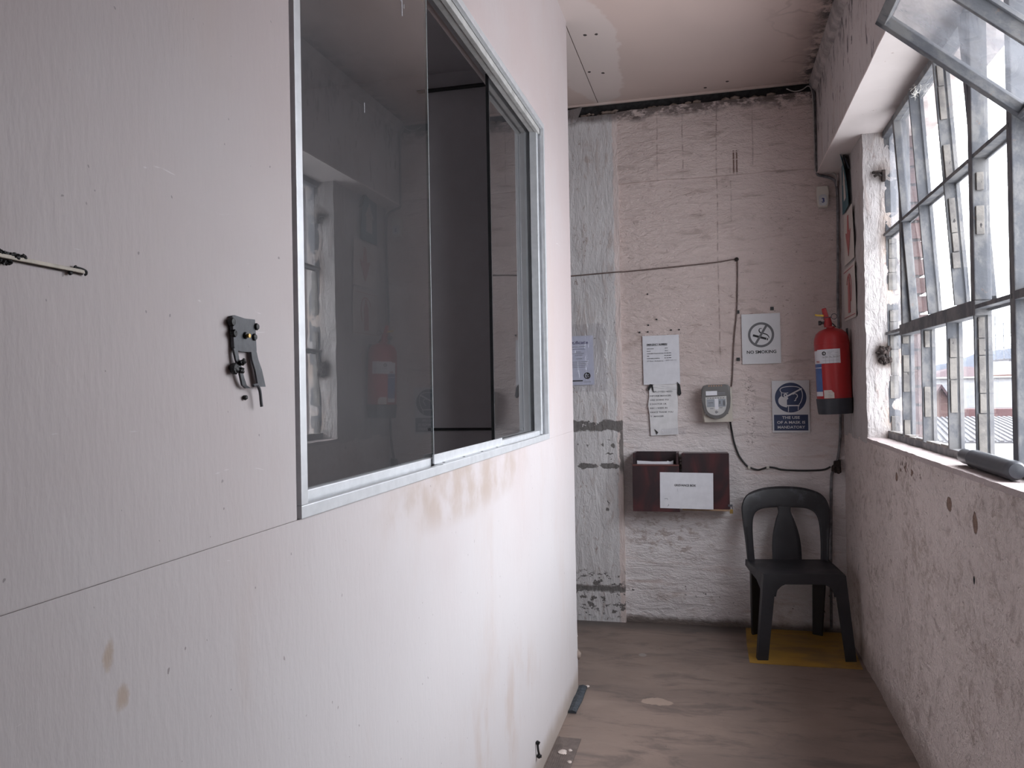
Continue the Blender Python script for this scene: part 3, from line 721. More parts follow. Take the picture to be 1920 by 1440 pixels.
# apron: front arch and two sides
fp = Pl(chv(0, -.214, 0), (1, 0, 0))
arc = [(-.140, .318)] + [(-.140 + .045 * (1 - math.cos(t_)), .318 + .062 * math.sin(t_)) for t_ in [PI / 2 * k / 8 for k in range(1, 9)]]
poly = [(-.194, .432), (-.196, .318)] + arc + [(-a, b_) for a, b_ in reversed(arc)] + [(.196, .318), (.194, .432)]
b = MB(); b.prism(fp, poly, -.005, .005, .003); b.build('apron', 'chair', CH, smooth=40)
for sgn in (-1, 1):
    b = MB()
    pts = [(-.205, .430), (-.205, .32), (-.150, .345), (-.09, .375), (.06, .388), (.165, .392), (.165, .425)]
    A = []; B = []
    for (yy, z_) in pts:
        v_ = (yy + .205) / .365; hw = seat_half(max(0, min(1, v_))) + .003 + (.432 - z_) * .05
        A.append(b.v(chv(sgn * hw, yy, z_))); B.append(b.v(chv(sgn * (hw - .006), yy, z_)))
    b.bm.faces.new(A); b.bm.faces.new(B[::-1])
    for i in range(len(A)): b.bm.faces.new([A[i], B[i], B[(i + 1) % len(A)], A[(i + 1) % len(A)]])
    b.build('apron', 'chair', CH)
# legs: front pair L-shaped, rear pair channel-shaped, all tapering
def leg(sx, rear):
    b = MB(); rows = []
    N_ = 8
    for i in range(N_ + 1):
        k = i / N_; z_ = .425 * (1 - k)
        if not rear:
            cx = sx * (.199 + .040 * k); cy = -.217 - .012 * k; w = .062 - .010 * k; d_ = .058 - .014 * k
            th = .006
            sec = [(0, 0), (-sx * w, 0), (-sx * w, th), (-sx * th * 1.6, th), (-sx * th, th * 1.6), (-sx * th, d_), (0, d_)]
        else:
            cx = sx * (.200 - .012 * k); cy = .165 + .058 * k; w = .066 - .020 * k; d_ = .050 - .014 * k; th = .006
            sec = [(0, 0), (-sx * w, 0), (-sx * w, -th), (-sx * (w - th), -d_ * .35), (-sx * th, -d_), (0, -d_)]
            sec = [(a, c_) for a, c_ in sec]
        rows.append([chv(cx + a, cy + c_, z_) for a, c_ in sec])
    b.quadstrip(rows, True, True); b.build('leg', 'chair', CH, smooth=30)
for sx in (-1, 1): leg(sx, False); leg(sx, True)
# backrest: rounded arch band and vase-shaped splat on one curved surface
def back(x_, z_, off=0.0):
    k = max(0.0, (z_ - .42) / .40)
    return chv(x_, .158 + .075 * k ** 1.25 - .55 * x_ * x_ * (.6 + .4 * k) + off, z_)
outer = spl2([(-.214, .395), (-.222, .52), (-.234, .66), (-.230, .725), (-.195, .778), (-.11, .808), (0, .816), (.11, .808), (.195, .778), (.230, .725), (.234, .66), (.222, .52), (.214, .395)], 6)
inner = spl2([(-.172, .395), (-.178, .52), (-.176, .62), (-.160, .672), (-.125, .695), (-.075, .702), (0, .704), (.075, .702), (.125, .695), (.160, .672), (.176, .62), (.178, .52), (.172, .395)], 6)
def band(b, A, B, th=.010):
    rows = []
    for (ax, az), (bx, bz) in zip(A, B):
        r = []
        for k, (s_, o_) in enumerate(((0, 0), (.04, -.9), (.16, -1.25), (.5, -.75), (.84, -1.1), (.96, -.8), (1, 0), (.9, .45), (.5, .15), (.1, .45))):
            r.append(back(ax + (bx - ax) * s_, az + (bz - az) * s_, o_ * th))
        rows.append(r)
    b.quadstrip(rows, True, True)
b = MB(); band(b, outer, inner)
L = spl2([(-.078, .40), (-.077, .50), (-.068, .57), (-.050, .635), (-.034, .68), (-.040, .715)], 6); R_ = [(-a, z_) for a, z_ in L]
band(b, L, R_, .007)
b.build('backrest', 'chair', CH, smooth=45)
CH.rotation_euler = (0, 0, math.radians(8))
b = MB(); b.prism(Pl((0, 0, 0), (1, 0, 0), (0, 1, 0)), [(.143, 4.150), (.40, 4.146), (.668, 4.158), (.676, 4.45), (.672, 4.74), (.146, 4.74), (.140, 4.45)], .0003, .0018)
tag(b.build('yellow_floor_square', 'yellow', org=(.40, 4.45, .0003)), 'worn yellow painted square on the floor under the chair', 'floor marking')

# ------------------------------------------------------------------ fire extinguisher
EX = thing('fire_extinguisher', (.607, 4.45, 1.225), 'red fire extinguisher with dark base hanging on the window pier', 'fire extinguisher')
ec = Vector((.607, 4.45, 1.225)); r0 = .0865
prof = [(0.0005, .075), (r0, .075), (r0, .36), (r0 * .998, .375), (r0 * .965, .395), (r0 * .86, .418), (r0 * .66, .434), (r0 * .38, .443), (.022, .446), (.020, .455), (.0005, .455)]
bo = MB().lathe(prof, 56, ec).build('body', 'red', EX, smooth=35)
MB().lathe([(r0 + .0006, .361), (r0 + .0016, .364), (r0 + .0006, .367)], 56, ec, cap=False).build('weld_seam', 'red', bo, smooth=True)
MB().lathe([(.0005, .0), (r0 * .955, .0), (r0 * .985, .012), (r0 + .004, .078), (r0 + .002, .081), (.0005, .081)], 56, ec).build('base_skirt', 'ext_base', EX, smooth=35)
def curved(a0, a1, z0, z1, mat, name, parent, rr=r0 + .0008, n=14, top=None):
    rows = []
    for i in range(n + 1):
        t_ = math.radians(a0 + (a1 - a0) * i / n); zt = z1 if top is None else top(i / n)
        rows.append([ec + Vector((rr * math.sin(t_), -rr * math.cos(t_), z0)), ec + Vector((rr * math.sin(t_), -rr * math.cos(t_), zt)), ec + Vector(((rr - .0006) * math.sin(t_), -(rr - .0006) * math.cos(t_), zt)), ec + Vector(((rr - .0006) * math.sin(t_), -(rr - .0006) * math.cos(t_), z0))])
    b = MB(); b.quadstrip(rows, True, True); return b.build(name, mat, parent, smooth=30)
class Cyl:            # lettering wrapped on the cylinder
    def __call__(s, a, b_, c=0.0): t_ = a / r0; rr = r0 + .0009 + c; return ec + Vector((rr * math.sin(t_), -rr * math.cos(t_), b_))
CY = Cyl()
lab = curved(-62, 18, .262, .335, 'paper', 'service_label', EX, r0 + .0013)
lb2 = curved(-84, -46, .095, .330, 'label_blue', 'instruction_label', EX, r0 + .0006)
curved(-84, -46, .095, .118, 'paper', 'label_footer', lb2, r0 + .0009); curved(-84, -46, .262, .33, 'paper', 'label_header', lb2, r0 + .0009); curved(-84, -46, .240, .243, 'paper', 'label_line', lb2, r0 + .0009)
text(CY, 'FIRE', -.104, .268, .014, 'arrow_red', lb2, 'label_lettering', c=.0012, bold=.0004)
lb3 = curved(-42, -8, .083, .125, 'vinyl_warm', 'maker_label', EX, r0 + .0011, top=lambda k: .125 if k < .75 else .125 - (k - .75) * .06)
for k, zz in enumerate((.116, .106, .099, .090)): text(CY, ('Service', 'oooo', 'ooooooo', '00 000 0')[k], -.040, zz - .003, .0085 if k == 0 else .005, 'ink_grey' if k else 'arrow_red', lb3, 'label_lettering', c=.0005)
b = MB(); n_ = 24
for rr0, rr1 in ((.0055, .0105),):
    rows = []
    for i in range(n_ + 1):
        t_ = 2 * PI * i / n_
        rows.append([CY(-.052 + rr0 * math.cos(t_), .314 + rr0 * math.sin(t_), .0008), CY(-.052 + rr1 * math.cos(t_), .314 + rr1 * math.sin(t_), .0008)])
    b.quadstrip(rows)
b.quadstrip([[CY(-.056, .306, .0009), CY(-.056, .322, .0009)], [CY(-.053, .306, .0009), CY(-.053, .322, .0009)]])
b.build('round_mark', 'ink', lab)
for k in range(3): text(CY, ('EXTINGUISHER', 'SERVICED', 'TESTED')[k], -.034, .322 - k * .006, .0048, 'ink_soft', lab, 'label_lettering', c=.0007)
text(CY, '1475', .003, .313, .007, 'ink_soft', lab, 'label_lettering', c=.0007)
b = MB()
for zz in (.262, .276, .290, .304):
    b.quadstrip([[CY(-.062 + .08 * i / 8, zz + .0003, .0008), CY(-.062 + .08 * i / 8, zz + .0010, .0008)] for i in range(9)])
for aa in (-.045, -.026, -.008, .008): b.quadstrip([[CY(aa, .262, .0008), CY(aa, .304, .0008)], [CY(aa + .0007, .262, .0008), CY(aa + .0007, .304, .0008)]])
b.build('table_lines', 'ink_soft', lab)
for aa, s_ in ((-.062, 'Feb'), (-.046, 'Rbk'), (-.027, 'Mq'), (-.008, 'Feb'), (.007, '2017')): text(CY, s_, aa, .293, .009, 'ink', lab, 'handwriting', c=.0007)
# valve, levers, pin, gauge, bracket
b = MB(); b.lathe([(.019, .452), (.021, .47), (.016, .492), (.015, .505), (.0005, .506)], 20, ec + Vector((-.012, 0, 0))); vb = b.build('valve_body', 'red', EX, smooth=35)
b = MB(); b.hexa([ec + Vector(p) for p in ((-.030, -.012, .488), (-.002, -.012, .484), (-.002, .012, .484), (-.030, .012, .488), (-.040, -.010, .550), (-.018, -.010, .554), (-.018, .010, .554), (-.040, .010, .550))], .005); b.build('squeeze_lever', 'red', EX, smooth=40)
b = MB(); b.hexa([ec + Vector(p) for p in ((.0, -.010, .478), (.012, -.010, .470), (.012, .010, .470), (.0, .010, .478), (.024, -.010, .452), (.030, -.010, .448), (.030, .010, .448), (.024, .010, .452))], .002); b.build('carry_lever', 'black', EX)
b = MB(); b.tube([ec + Vector((-.045, -.014, .500)), ec + Vector((.005, -.014, .503))], .002, 8); b.tube([ec + Vector((.018 + .014 * math.cos(t_), -.014, .505 + .014 * math.sin(t_))) for t_ in [2 * PI * i / 20 for i in range(21)]], .0018, 6); b.build('safety_pin', 'black_metal', EX, smooth=True)
b = MB(); b.lathe([(.0005, 0), (.012, 0), (.012, .012), (.007, .016), (.007, .034), (.0005, .034)], 16, ec + Vector((-.058, 0, .476)), (1, 0, 0)); b.build('hose_outlet', 'black', EX, smooth=35)
b = MB(); b.prism(Pl(ec + Vector((0, -.012, 0)), (1, 0, 0)), [(-.032, .517), (-.060, .520), (-.075, .524), (-.075, .515), (-.060, .511), (-.032, .508)], 0, .002); b.build('yellow_seal_tag', 'yellow_tag', EX)
b = MB(); b.box(.682, .6885, 4.43, 4.47, 1.27, 1.665, .002); b.box(.665, .69, 4.44, 4.46, 1.56, 1.62, .003); b.build('wall_bracket', 'ext_base', EX)
# note the gentle lean of the hanging bottle
for ch in EX.children:
    pass
EX.rotation_euler = (0, math.radians(-2.0), 0)

# ------------------------------------------------------------------ notices on the end wall
def sheet(pl, a0, a1, b0, b1, mat, name, label, cat, c=.012, th=.0012, wave=.0, seed=0, na=8, nb=10):
    # a sheet with a little curl
    b = MB(); ft = []; bk = []
    for j in range(nb + 1):
        r1 = []; r2 = []
        for i in range(na + 1):
            a = a0 + (a1 - a0) * i / na; q = b0 + (b1 - b0) * j / nb
            w = wave * noise.noise(Vector((a * 9 + seed, q * 9, seed)))
            r1.append(pl(a, q, c + w)); r2.append(pl(a, q, c - th + w))
        ft.append(r1); bk.append(r2)
    b.quadstrip(ft); b.quadstrip(bk)
    for A, B in ((ft[0], bk[0]), (ft[-1], bk[-1]), ([r[0] for r in ft], [r[0] for r in bk]), ([r[-1] for r in ft], [r[-1] for r in bk])): b.quadstrip([A, B])
    bmesh.ops.remove_doubles(b.bm, verts=b.bm.verts, dist=1e-6)
    o = b.build(name, mat, org=pl((a0 + a1) / 2, b0, c), smooth=40)
    return tag(o, label, cat)
# NO SMOKING
pl = ENDW.tilt(.260, 1.643, .4)
ns = sheet(pl, -.105, .105, -.142, .142, 'vinyl', 'no_smoking_sign', 'white no smoking notice with grey crossed-out cigarette', 'sign', .010)
b = MB(); b.ring(pl, 0, .022, .058, .071, .010, .0112); b.build('prohibition_ring', 'ink_grey', ns)
b = MB(); b.stroke(pl, [(-.036, -.038), (.034, .080)], .0125, .010, .0118); b.build('prohibition_bar', 'ink_grey', ns)
b = MB(); b.stroke(pl, [(-.044, .021), (.028, -.002)], .012, .010, .0110); b.stroke(pl, [(.031, -.003), (.037, -.005)], .012, .010, .0110); b.build('cigarette', 'ink', ns)
b = MB(); b.stroke(pl, spl2([(.006, .057), (-.004, .058), (-.010, .050), (-.008, .040), (.002, .032), (.018, .028), (.034, .020), (.042, .008), (.043, .0)], 5), [.002 + .0045 * abs(math.sin(i / 40 * PI)) for i in range(41)], .010, .0110); b.build('smoke_curl', 'ink', ns)
text(pl, 'NO SMOKING', 0, -.083, .0245, 'ink', ns, 'lettering', 'CENTER', .0104, 1, .0006, width=.160)
# mask sign
pl = ENDW.tilt(.412, 1.257, .0)
mk = sheet(pl, -.100, .100, -.146, .146, 'vinyl', 'mask_sign', 'blue and white sign with a masked head in a disc', 'sign', .010)
cb_ = .050
b = MB(); b.prism(pl, circle(0, cb_, .084, 48), .0095, .0106); b.build('blue_disc', 'navy', mk)
b = MB(); b.pbox(pl, -.091, .091, -.135, -.046, .0095, .0106); pn_ = b.build('blue_panel', 'navy', mk)
for k, (s_, w_) in enumerate((('THE USE', .094), ('OF A MASK IS', .150), ('MANDATORY', .146))): text(pl, s_, 0, -.069 - k * .027, .021, 'vinyl', pn_, 'lettering', 'CENTER', .0108, 1, .0004, width=w_)
def wl_(pts, w, k=6): b.stroke(pl, spl2([(a, cb_ + q) for a, q in pts], k), w, .0095, .0113)
b = MB()
wl_([(-.052, .034), (-.056, .046), (-.040, .058), (0, .063), (.040, .058), (.058, .040), (.063, .010), (.055, -.022), (.044, -.040)], .0035)
wl_([(-.052, .034), (-.046, .028), (-.030, .026), (-.012, .027)], .0035)
wl_([(-.048, .030), (-.049, .020), (-.048, .010)], .0035)
b.stroke(pl, [(a, cb_ + q) for a, q in ((-.026, .004), (.060, .050))], .008, .0095, .0114)
b.ring(pl, -.027, cb_ + .013, .004, .0105, .0095, .0113, 20)
wl_([(.012, .018), (.022, .022), (.034, .016), (.036, .004), (.028, -.006), (.026, -.016), (.018, -.018)], .004)
b.prism(pl, [(a, cb_ + q) for a, q in spl2([(-.050, .010), (-.060, .000), (-.066, -.014), (-.063, -.032), (-.050, -.045), (-.030, -.053), (-.020, -.055)], 4) + [(-.020, -.014), (-.012, -.004), (-.020, .008), (-.036, .002)]], .0095, .0113)
b.stroke(pl, [(a, cb_ + q) for a, q in ((-.024, -.045), (.046, -.045))], .007, .0095, .0113)
b.stroke(pl, [(a, cb_ + q) for a, q in ((-.012, -.048), (-.013, -.080))], .0035, .0095, .0113); b.stroke(pl, [(a, cb_ + q) for a, q in ((.040, -.048), (.039, -.070))], .0035, .0095, .0113)
b.build('head_outline', 'vinyl', mk)
# emergency numbers
pl = ENDW.tilt(-.300, 1.538, .6)
em = sheet(pl, -.105, .105, -.143, .143, 'paper', 'emergency_numbers_sheet', 'typed emergency numbers sheet pinned above the torn note', 'paper', .010, wave=.002, seed=2)
text(pl, 'EMERGENCY NUMBERS', -.081, .086, .0135, 'ink', em, c=.0115, bold=.0004, width=.118)
b = MB(); b.stroke(pl, [(-.081, .083), (.037, .083)], .0014, .0105, .0122); b.build('underline', 'ink', em)
for k, (l_, w1_, n2, w2_) in enumerate((('AMBULANCE', .040, '10177', .017), ('POLICE', .021, '10111', .017), ('NORTHERN POLICE STATION', .096, '031 000 0000', .040), ('FIRE', .012, '031 000 0000', .040), ('NORTHERN HOSPITAL', .074, '031 000 0000', .040))):
    z_ = .064 - k * .0142
    text(pl, l_, -.081, z_, .0062, 'ink_grey', em, c=.0118, bold=.0003, width=w1_); text(pl, n2, .022 if k < 2 else .019, z_ + .001, .0062, 'ink_grey', em, c=.0118, bold=.0003, width=w2_)
text(pl, 'ET Resc. Ambulance', -.081, -.009, .0095, 'ink', em, 'handwriting', c=.0118, width=.092); text(pl, '- 0800 000 021', .018, -.007, .0090, 'ink_soft', em, 'handwriting', c=.0118, width=.070)
# torn note to employees
pl = ENDW.tilt(-.290, 1.247, 1.0)
edge = [(.080, .146), (.082, .02), (.076, -.05), (.078, -.146), (-.080, -.150), (-.083, -.02), (-.090, .03), (-.080, .08), (-.082, .120), (-.060, .140), (-.050, .148)]
b = MB(); b.prism(pl, edge, .012, .0133, .0004)
nt = tag(b.build('torn_note', 'paper_worn', org=pl(0, -.15, .012)), 'crumpled torn note to employees taped under the numbers sheet', 'paper')
for k, (s_, a_, w_) in enumerate((('MPLOYEES NEED', -.060, .112), ('INFORM MANGER', -.078, .122), ('ORE GOING TO', -.078, .108), ('E DOCTOR OR', -.078, .094), ('INIC 1 WEEK IN', -.080, .100), ('VANCE THANK YOU', -.080, .133), ('Y : MANGER', -.078, .078))):
    text(pl, s_, a_, .101 - k * .0238, .0125, 'ink_grey', nt, c=.0136, bold=.0003, width=w_)
def flap(pl, pts, label_, par, c0=.0135, c1=.019):
    b = MB(); b.prism(pl, pts, c0, c1, .0008); return b.build('tape_curl', 'black_blob', par)
flap(pl, [(-.082, .110), (-.062, .148), (-.074, .152), (-.090, .125)], '', nt); flap(pl, [(-.070, .150), (-.060, .112), (-.054, .105), (-.056, .130), (-.060, .150)], '', nt)
flap(pl, [(.083, .160), (.098, .140), (.104, .090), (.093, .077), (.080, .090), (.084, .120)], '', nt)
flap(pl, [(-.056, -.112), (-.048, -.120), (-.036, -.132), (-.045, -.144), (-.050, -.128)], '', nt)
b = MB(); b.stroke(pl, [(-.055, .133), (.0, .122), (.079, .114)], .0012, .013, .0137); b.stroke(pl, [(-.02, .140), (.03, .128), (.079, .122)], .001, .013, .0137); b.build('fold_crease', 'ink_soft', nt)
b = MB(); b.prism(pl, [(-.02, -.112), (.075, -.108), (.073, -.142), (-.02, -.146)], .0134, .0142, .0003); b.build('clear_tape', 'clear', nt)
b = MB(); b.prism(pl, [(.080, -.108), (.128, -.110), (.122, -.128), (.128, -.150), (.078, -.146)], .004, .0048); b.build('clear_tape', 'clear', nt)
# certificate in a plastic sleeve on the brushed pier
pl = PIERW.tilt(-.79, 1.545, .8)
ct = sheet(pl, -.105, .098, -.146, .146, 'paper_cool', 'certificate', 'bluish certificate in a clear plastic sleeve beside the partition edge', 'certificate', .010)
text(pl, 'Certificate', -.082, .098, .026, 'violet', ct, c=.0105, bold=.0007, width=.150)
for z_, a_, w_, m_ in ((.080, -.03, .08, 'ink_soft'), (.066, -.04, .09, 'violet'), (.049, -.006, .030, 'ink_soft'), (.040, -.028, .070, 'ink_soft'), (.030, -.013, .046, 'ink_soft'), (.009, -.006, .036, 'ink_soft'), (-.010, -.055, .122, 'ink_soft'), (-.021, -.055, .110, 'ink_soft'), (-.031, -.055, .108, 'ink_soft'), (-.041, -.040, .086, 'ink_soft'), (-.130, .038, .040, 'ink_soft')):
    text(pl, 'ooo oooooo ooo ooooooo', a_, z_, .0062, m_, ct, 'small_print', c=.0106, bold=.0003, width=w_)
b = MB(); b.prism(pl, circle(.057, -.092, .020, 32), .0095, .0108); sl_ = b.build('round_seal', 'ink', ct)
b = MB(); b.stroke(pl, spl2([(.050, -.104), (.046, -.092), (.048, -.084), (.054, -.082)], 4), .004, .0100, .0112); b.stroke(pl, [(.056, -.088), (.066, -.086)], .003, .01, .0112); b.stroke(pl, [(.057, -.098), (.068, -.097)], .003, .01, .0112); b.build('seal_mark', 'paper_cool', sl_)
b = MB(); b.pbox(pl, -.100, .030, -.124, -.117, .0095, .0108); b.build('ruled_bar', 'ink', ct)
b = MB()
na, nb = 22, 22; ft = []
for j in range(nb + 1):
    ft.append([pl(-.12 + .30 * i / na, -.185 + .40 * j / nb, .014 + .004 * noise.noise(Vector((i * .55, j * .12, 3)))) for i in range(na + 1)])
b.quadstrip(ft); b.quadstrip([[p + Vector((0, .0006, 0)) for p in r] for r in ft])
sv = b.build('plastic_sleeve', 'clear', ct, smooth=True)
# thin adhesive pads, plugs
def pad(a, b_, s_, label): 
    b = MB(); b.pbox(ENDW, a - s_ / 2, a + s_ / 2, b_ - s_ * .5, b_ + s_ * .5, .002, .009, .0015); tag(b.build('black_pad', 'black', org=ENDW(a, b_ - s_ / 2, .002)), label, 'adhesive pad', 'black foam pads around the no smoking notice')
pad(.135, 1.800, .019, 'small black foam pad beside the brown wire, above the no smoking notice'); pad(.322, 1.812, .019, 'small black foam pad above the right corner of the no smoking notice'); pad(.133, 1.530, .019, 'small black foam pad at the lower left of the no smoking notice')
for (px_, pz_, lb) in ((-.372, 1.925, 'lone small black wall plug high above the numbers sheet'), (-.322, 1.775, 'tiny black wall plug, upper one of the cluster above the numbers sheet'), (-.371, 1.743, 'tiny black wall plug second from the top of the cluster over the numbers sheet'),
                       (-.422, 1.703, 'black wall plug at the left end of the row over the numbers sheet'), (-.374, 1.704, 'black wall plug second from left in the row over the numbers sheet'), (-.240, 1.710, 'black wall plug third from left in the row over the numbers sheet'), (-.194, 1.711, 'black wall plug at the right end of the row over the numbers sheet')):
    b = MB(); b.lathe([(.0048, 0), (.0048, .006), (.002, .0075), (.0004, .0075)], 10, ENDW(px_, pz_, .001), (0, -1, 0)); tag(b.build('wall_plug', 'black', org=ENDW(px_, pz_ - .005, .001), smooth=40), lb, 'wall plug', 'black wall plugs over the numbers sheet')

# ------------------------------------------------------------------ attendance clock
CK = thing('time_clock', (.005, 4.74, 1.170), 'beige and grey attendance clock mounted beside the brown wire', 'time clock')
pl = ENDW.tilt(.008, 1.278, 1.2)
b = MB(); b.prism(pl, [(-.080, -.104), (.086, -.104), (.088, .090), (-.082, .086)], .004, .062, .006); b.build('back_case', 'clock_beige', CK, smooth=30)
b = MB(); b.prism(pl, [(-.072, -.103), (.062, -.103), (.070, .02), (.074, .085), (-.080, .085), (-.080, .0)], .060, .078, .004); b.build('front_case', 'clock_beige', CK, smooth=30)
hood = [(-.080, .086), (-.070, .104), (-.050, .110), (.050, .110), (.066, .106), (.076, .095), (.078, .03), (.074, -.02), (.062, -.050)] + [(.0 - .002 + .062 * math.cos(t_), -.040 - .044 * math.sin(t_)) for t_ in [PI * k / 14 for k in range(1, 14)]] + [(-.066, -.050), (-.076, -.02), (-.081, .03)]
b = MB(); b.prism(pl, hood, .050, .098, .007); hd = b.build('grey_hood', 'clock_grey', CK, smooth=35)
face = [(-.060, .040), (.055, .044), (.056, .0), (.050, -.028)] + [(-.003 + .050 * math.cos(t_), -.028 - .036 * math.sin(t_)) for t_ in [PI * k / 12 for k in range(1, 12)]] + [(-.055, -.028), (-.060, .0)]
b = MB(); b.prism(pl, face, .097, .1005, .0015); fc = b.build('display_panel', 'clock_face', CK)
b = MB(); b.pbox(pl, -.053, .050, -.016, .028, .1002, .1012); b.build('lcd', 'clock_lcd', fc)
b = MB(); b.pbox(pl, -.010, .010, -.030, .030, .1005, .1018); b.build('display_painted_glint', 'paper', fc)  # pale strip painting a glint across the display
for a0, a1, b0, b1 in [(-.050 + k * .014, -.041 + k * .014, .032, .0355) for k in range(7)] + [(-.036, -.018, -.026, -.023), (.014, .032, -.023, -.020), (.015, .022, .0, .018), (.036, .046, -.010, .02), (-.045, -.018, .006, .010)]:
    MB().pbox(pl, a0, a1, b0, b1, .1002, .1016).build('display_print', 'ink_grey', fc)
b = MB(); b.ring(pl, -.003, -.045, .003, .007, .1002, .1013, 20); b.pbox(pl, -.003, .010, -.047, -.0445, .1002, .1013); b.build('round_badge', 'ink_grey', fc)
b = MB(); b.pbox(pl, -.056, .006, .050, .074, .0975, .0990); b.build('paper_label', 'paper', hd)
b = MB(); b.pbox(pl, .010, .050, .061, .0645, .0975, .0985); b.pbox(pl, .010, .050, .053, .0562, .0975, .0985); b.build('printed_lines', 'ink_soft', hd)
for k in range(6):
    b = MB(); b.prism(pl, [(-.040 + k * .0135, .106), (-.034 + k * .0135, .106), (-.0355 + k * .0135, .0985), (-.0385 + k * .0135, .0985)], .0975, .0988); b.build('indicator_lamp', simple('dull_orange_lamp', (.48, .25, .15), .4) if k == 0 else bpy.data.materials['dull_orange_lamp'], hd)

# ------------------------------------------------------------------ mahogany grievance boxes
pl = ENDW
B1 = thing('document_pocket_box', (-.335, 4.74, .675), 'dark mahogany open-top box holding folded papers', 'wooden box')
b = MB(); b.pbox(pl, -.462, -.208, .674, .686, .004, .13, .001); b.pbox(pl, -.462, -.450, .686, 1.004, .004, .13, .001); b.pbox(pl, -.220, -.208, .686, 1.004, .004, .13, .001); b.pbox(pl, -.450, -.220, .686, 1.004, .004, .016); b.build('carcass', 'mahogany', B1)
b = MB(); b.pbox(pl, -.466, -.204, .672, .930, .130, .142, .0015); b.build('front_panel', 'mahogany', B1)
b = MB(); b.pbox(pl, -.466, -.204, .931, .939, .105, .143, .001); b.build('front_lip', simple('reddish_wood_lip', (.12, .045, .04), .5), B1)
for k, (a0, a1, t0, t1, c_) in enumerate(((-.440, -.262, .955, .952, .100), (-.270, -.240, .954, .957, .092))):
    b = MB(); b.prism(pl, [(a0, .72), (a1, .72), (a1 + .003, t1 + .002), ((a0 + a1) / 2, t0 - .002), (a0 - .002, t0 + .003)], c_, c_ + .004, .0004)
    tag(b.build('folded_paper', 'paper', org=pl((a0 + a1) / 2, .72, c_)), ('wide folded white paper standing in the mahogany pocket box', 'small folded white slip at the right end of the mahogany pocket box')[k], 'paper', 'papers in the pocket box')
B2 = thing('grievance_box', (-.06, 4.74, .685), 'closed dark mahogany box with a small padlock at its corner', 'wooden box')
b = MB(); b.pbox(pl, -.186, .066, .694, 1.0, .004, .118, .002); b.build('carcass', 'mahogany', B2)
b = MB(); b.pbox(pl, -.189, .070, .690, 1.003, .118, .130, .002); b.build('door_panel', 'mahogany', B2)
b = MB(); b.pbox(pl, -.189, .066, .680, .6935, .02, .128, .001); b.build('raw_bottom_edge', 'wood_raw', B2)
pk = thing('padlock', (.080, 4.615, .668), 'small brass padlock hanging from the grievance box corner', 'padlock')
b = MB(); b.pbox(pl, .068, .086, .668, .692, .128, .136, .002); b.build('lock_body', 'brass', pk)
b = MB(); b.tube([pl(.072, .690, .132), pl(.071, .702, .132), pl(.076, .711, .132), pl(.083, .702, .132), pl(.082, .690, .132)], .0024, 8, 4); b.build('shackle', 'steel', pk, smooth=True)
b = MB(); b.pbox(pl, .060, .084, .706, .718, .122, .134, .002); b.build('hasp', 'black_metal', pk)
pl = ENDW.tilt(-.165, .794, -.6)
gs = sheet(pl, -.1465, .1465, -.102, .101, 'paper', 'grievance_box_sheet', 'white GRIEVANCE BOX sheet spanning both mahogany boxes', 'paper', .1455, wave=.003, seed=5)
text(pl, 'GRIEVANCE BOX', -.067, .024, .0165, 'ink', gs, c=.1470, bold=.0004, width=.119)
for q_, w_ in (([(-.122, -.048), (-.106, -.047), (-.103, -.053)], .002), (spl2([(-.100, -.078), (-.099, -.086), (-.106, -.090)], 4), .002), ([(-.049, .010), (-.048, -.006)], .0007)): MB().stroke(pl, q_, w_, .1450, .1480).build('pen_mark', 'ink_soft', gs)

# ------------------------------------------------------------------ sensor and cables
PS = thing('motion_sensor', (.60, 4.745, 2.36), 'small ivory wall sensor marked 3 near the corner', 'sensor')
pl = ENDW.tilt(.600, 2.418, .5)
b = MB(); b.prism(pl, [(-.030, .058), (.030, .058), (.031, .02), (.028, -.045), (.022, -.058), (-.022, -.058), (-.028, -.045), (-.031, .02)], .006, .040, .006); b.build('case', 'sensor', PS, smooth=35)
b = MB(); b.prism(pl, [(-.022, .000), (-.012, .010), (.012, .010), (.022, .0), (.022, -.040), (.014, -.050), (-.014, -.050), (-.022, -.040)], .039, .0455, .003); b.build('lens', simple('sensor_lens', (.55, .56, .58), .3), PS, smooth=35)
text(pl, '3', 0, -.034, .034, 'biro', PS, 'painted_digit', 'CENTER', .0458, 1, .0012)
def cable(name, pts, r, mat, label, k=6, cat='cable', n=8):
    b = MB(); b.tube(pts, r, n, k); o = b.build(name, mat, org=Vector(pts[-1]), smooth=True); return tag(o, label, cat)
E_ = lambda a, b_, c=.008: ENDW(a, b_, c)
c1 = cable('corner_cable', [(.545, 4.708, 3.05), (.562, 4.712, 2.99), (.566, 4.714, 2.9), (.567, 4.714, 2.75), (.568, 4.714, 2.60), (.575, 4.718, 2.545), (.610, 4.735, 2.535), (.650, 4.738, 2.520), (.672, 4.735, 2.490), (.678, 4.732, 2.40), (.676, 4.732, 2.2), (.672, 4.730, 2.0), (.669, 4.730, 1.85), (.671, 4.732, 1.6), (.670, 4.732, 1.3), (.668, 4.732, 1.1), (.655, 4.735, .975), (.640, 4.738, .925)], .0075, 'cable_grey', 'thick grey cable running down the corner behind the extinguisher')
c2 = cable('corner_wire', [(.42, 4.712, 3.035), (.46, 4.710, 3.015), (.50, 4.706, 3.018), (.535, 4.705, 3.035), (.552, 4.702, 3.0), (.558, 4.700, 2.9), (.559, 4.702, 2.7), (.560, 4.704, 2.59), (.565, 4.708, 2.555), (.590, 4.728, 2.553), (.630, 4.735, 2.553), (.668, 4.722, 2.535), (.674, 4.715, 2.47)], .0032, 'cable_white', 'thin whitish wire looping from the crumbled ceiling edge into the corner')
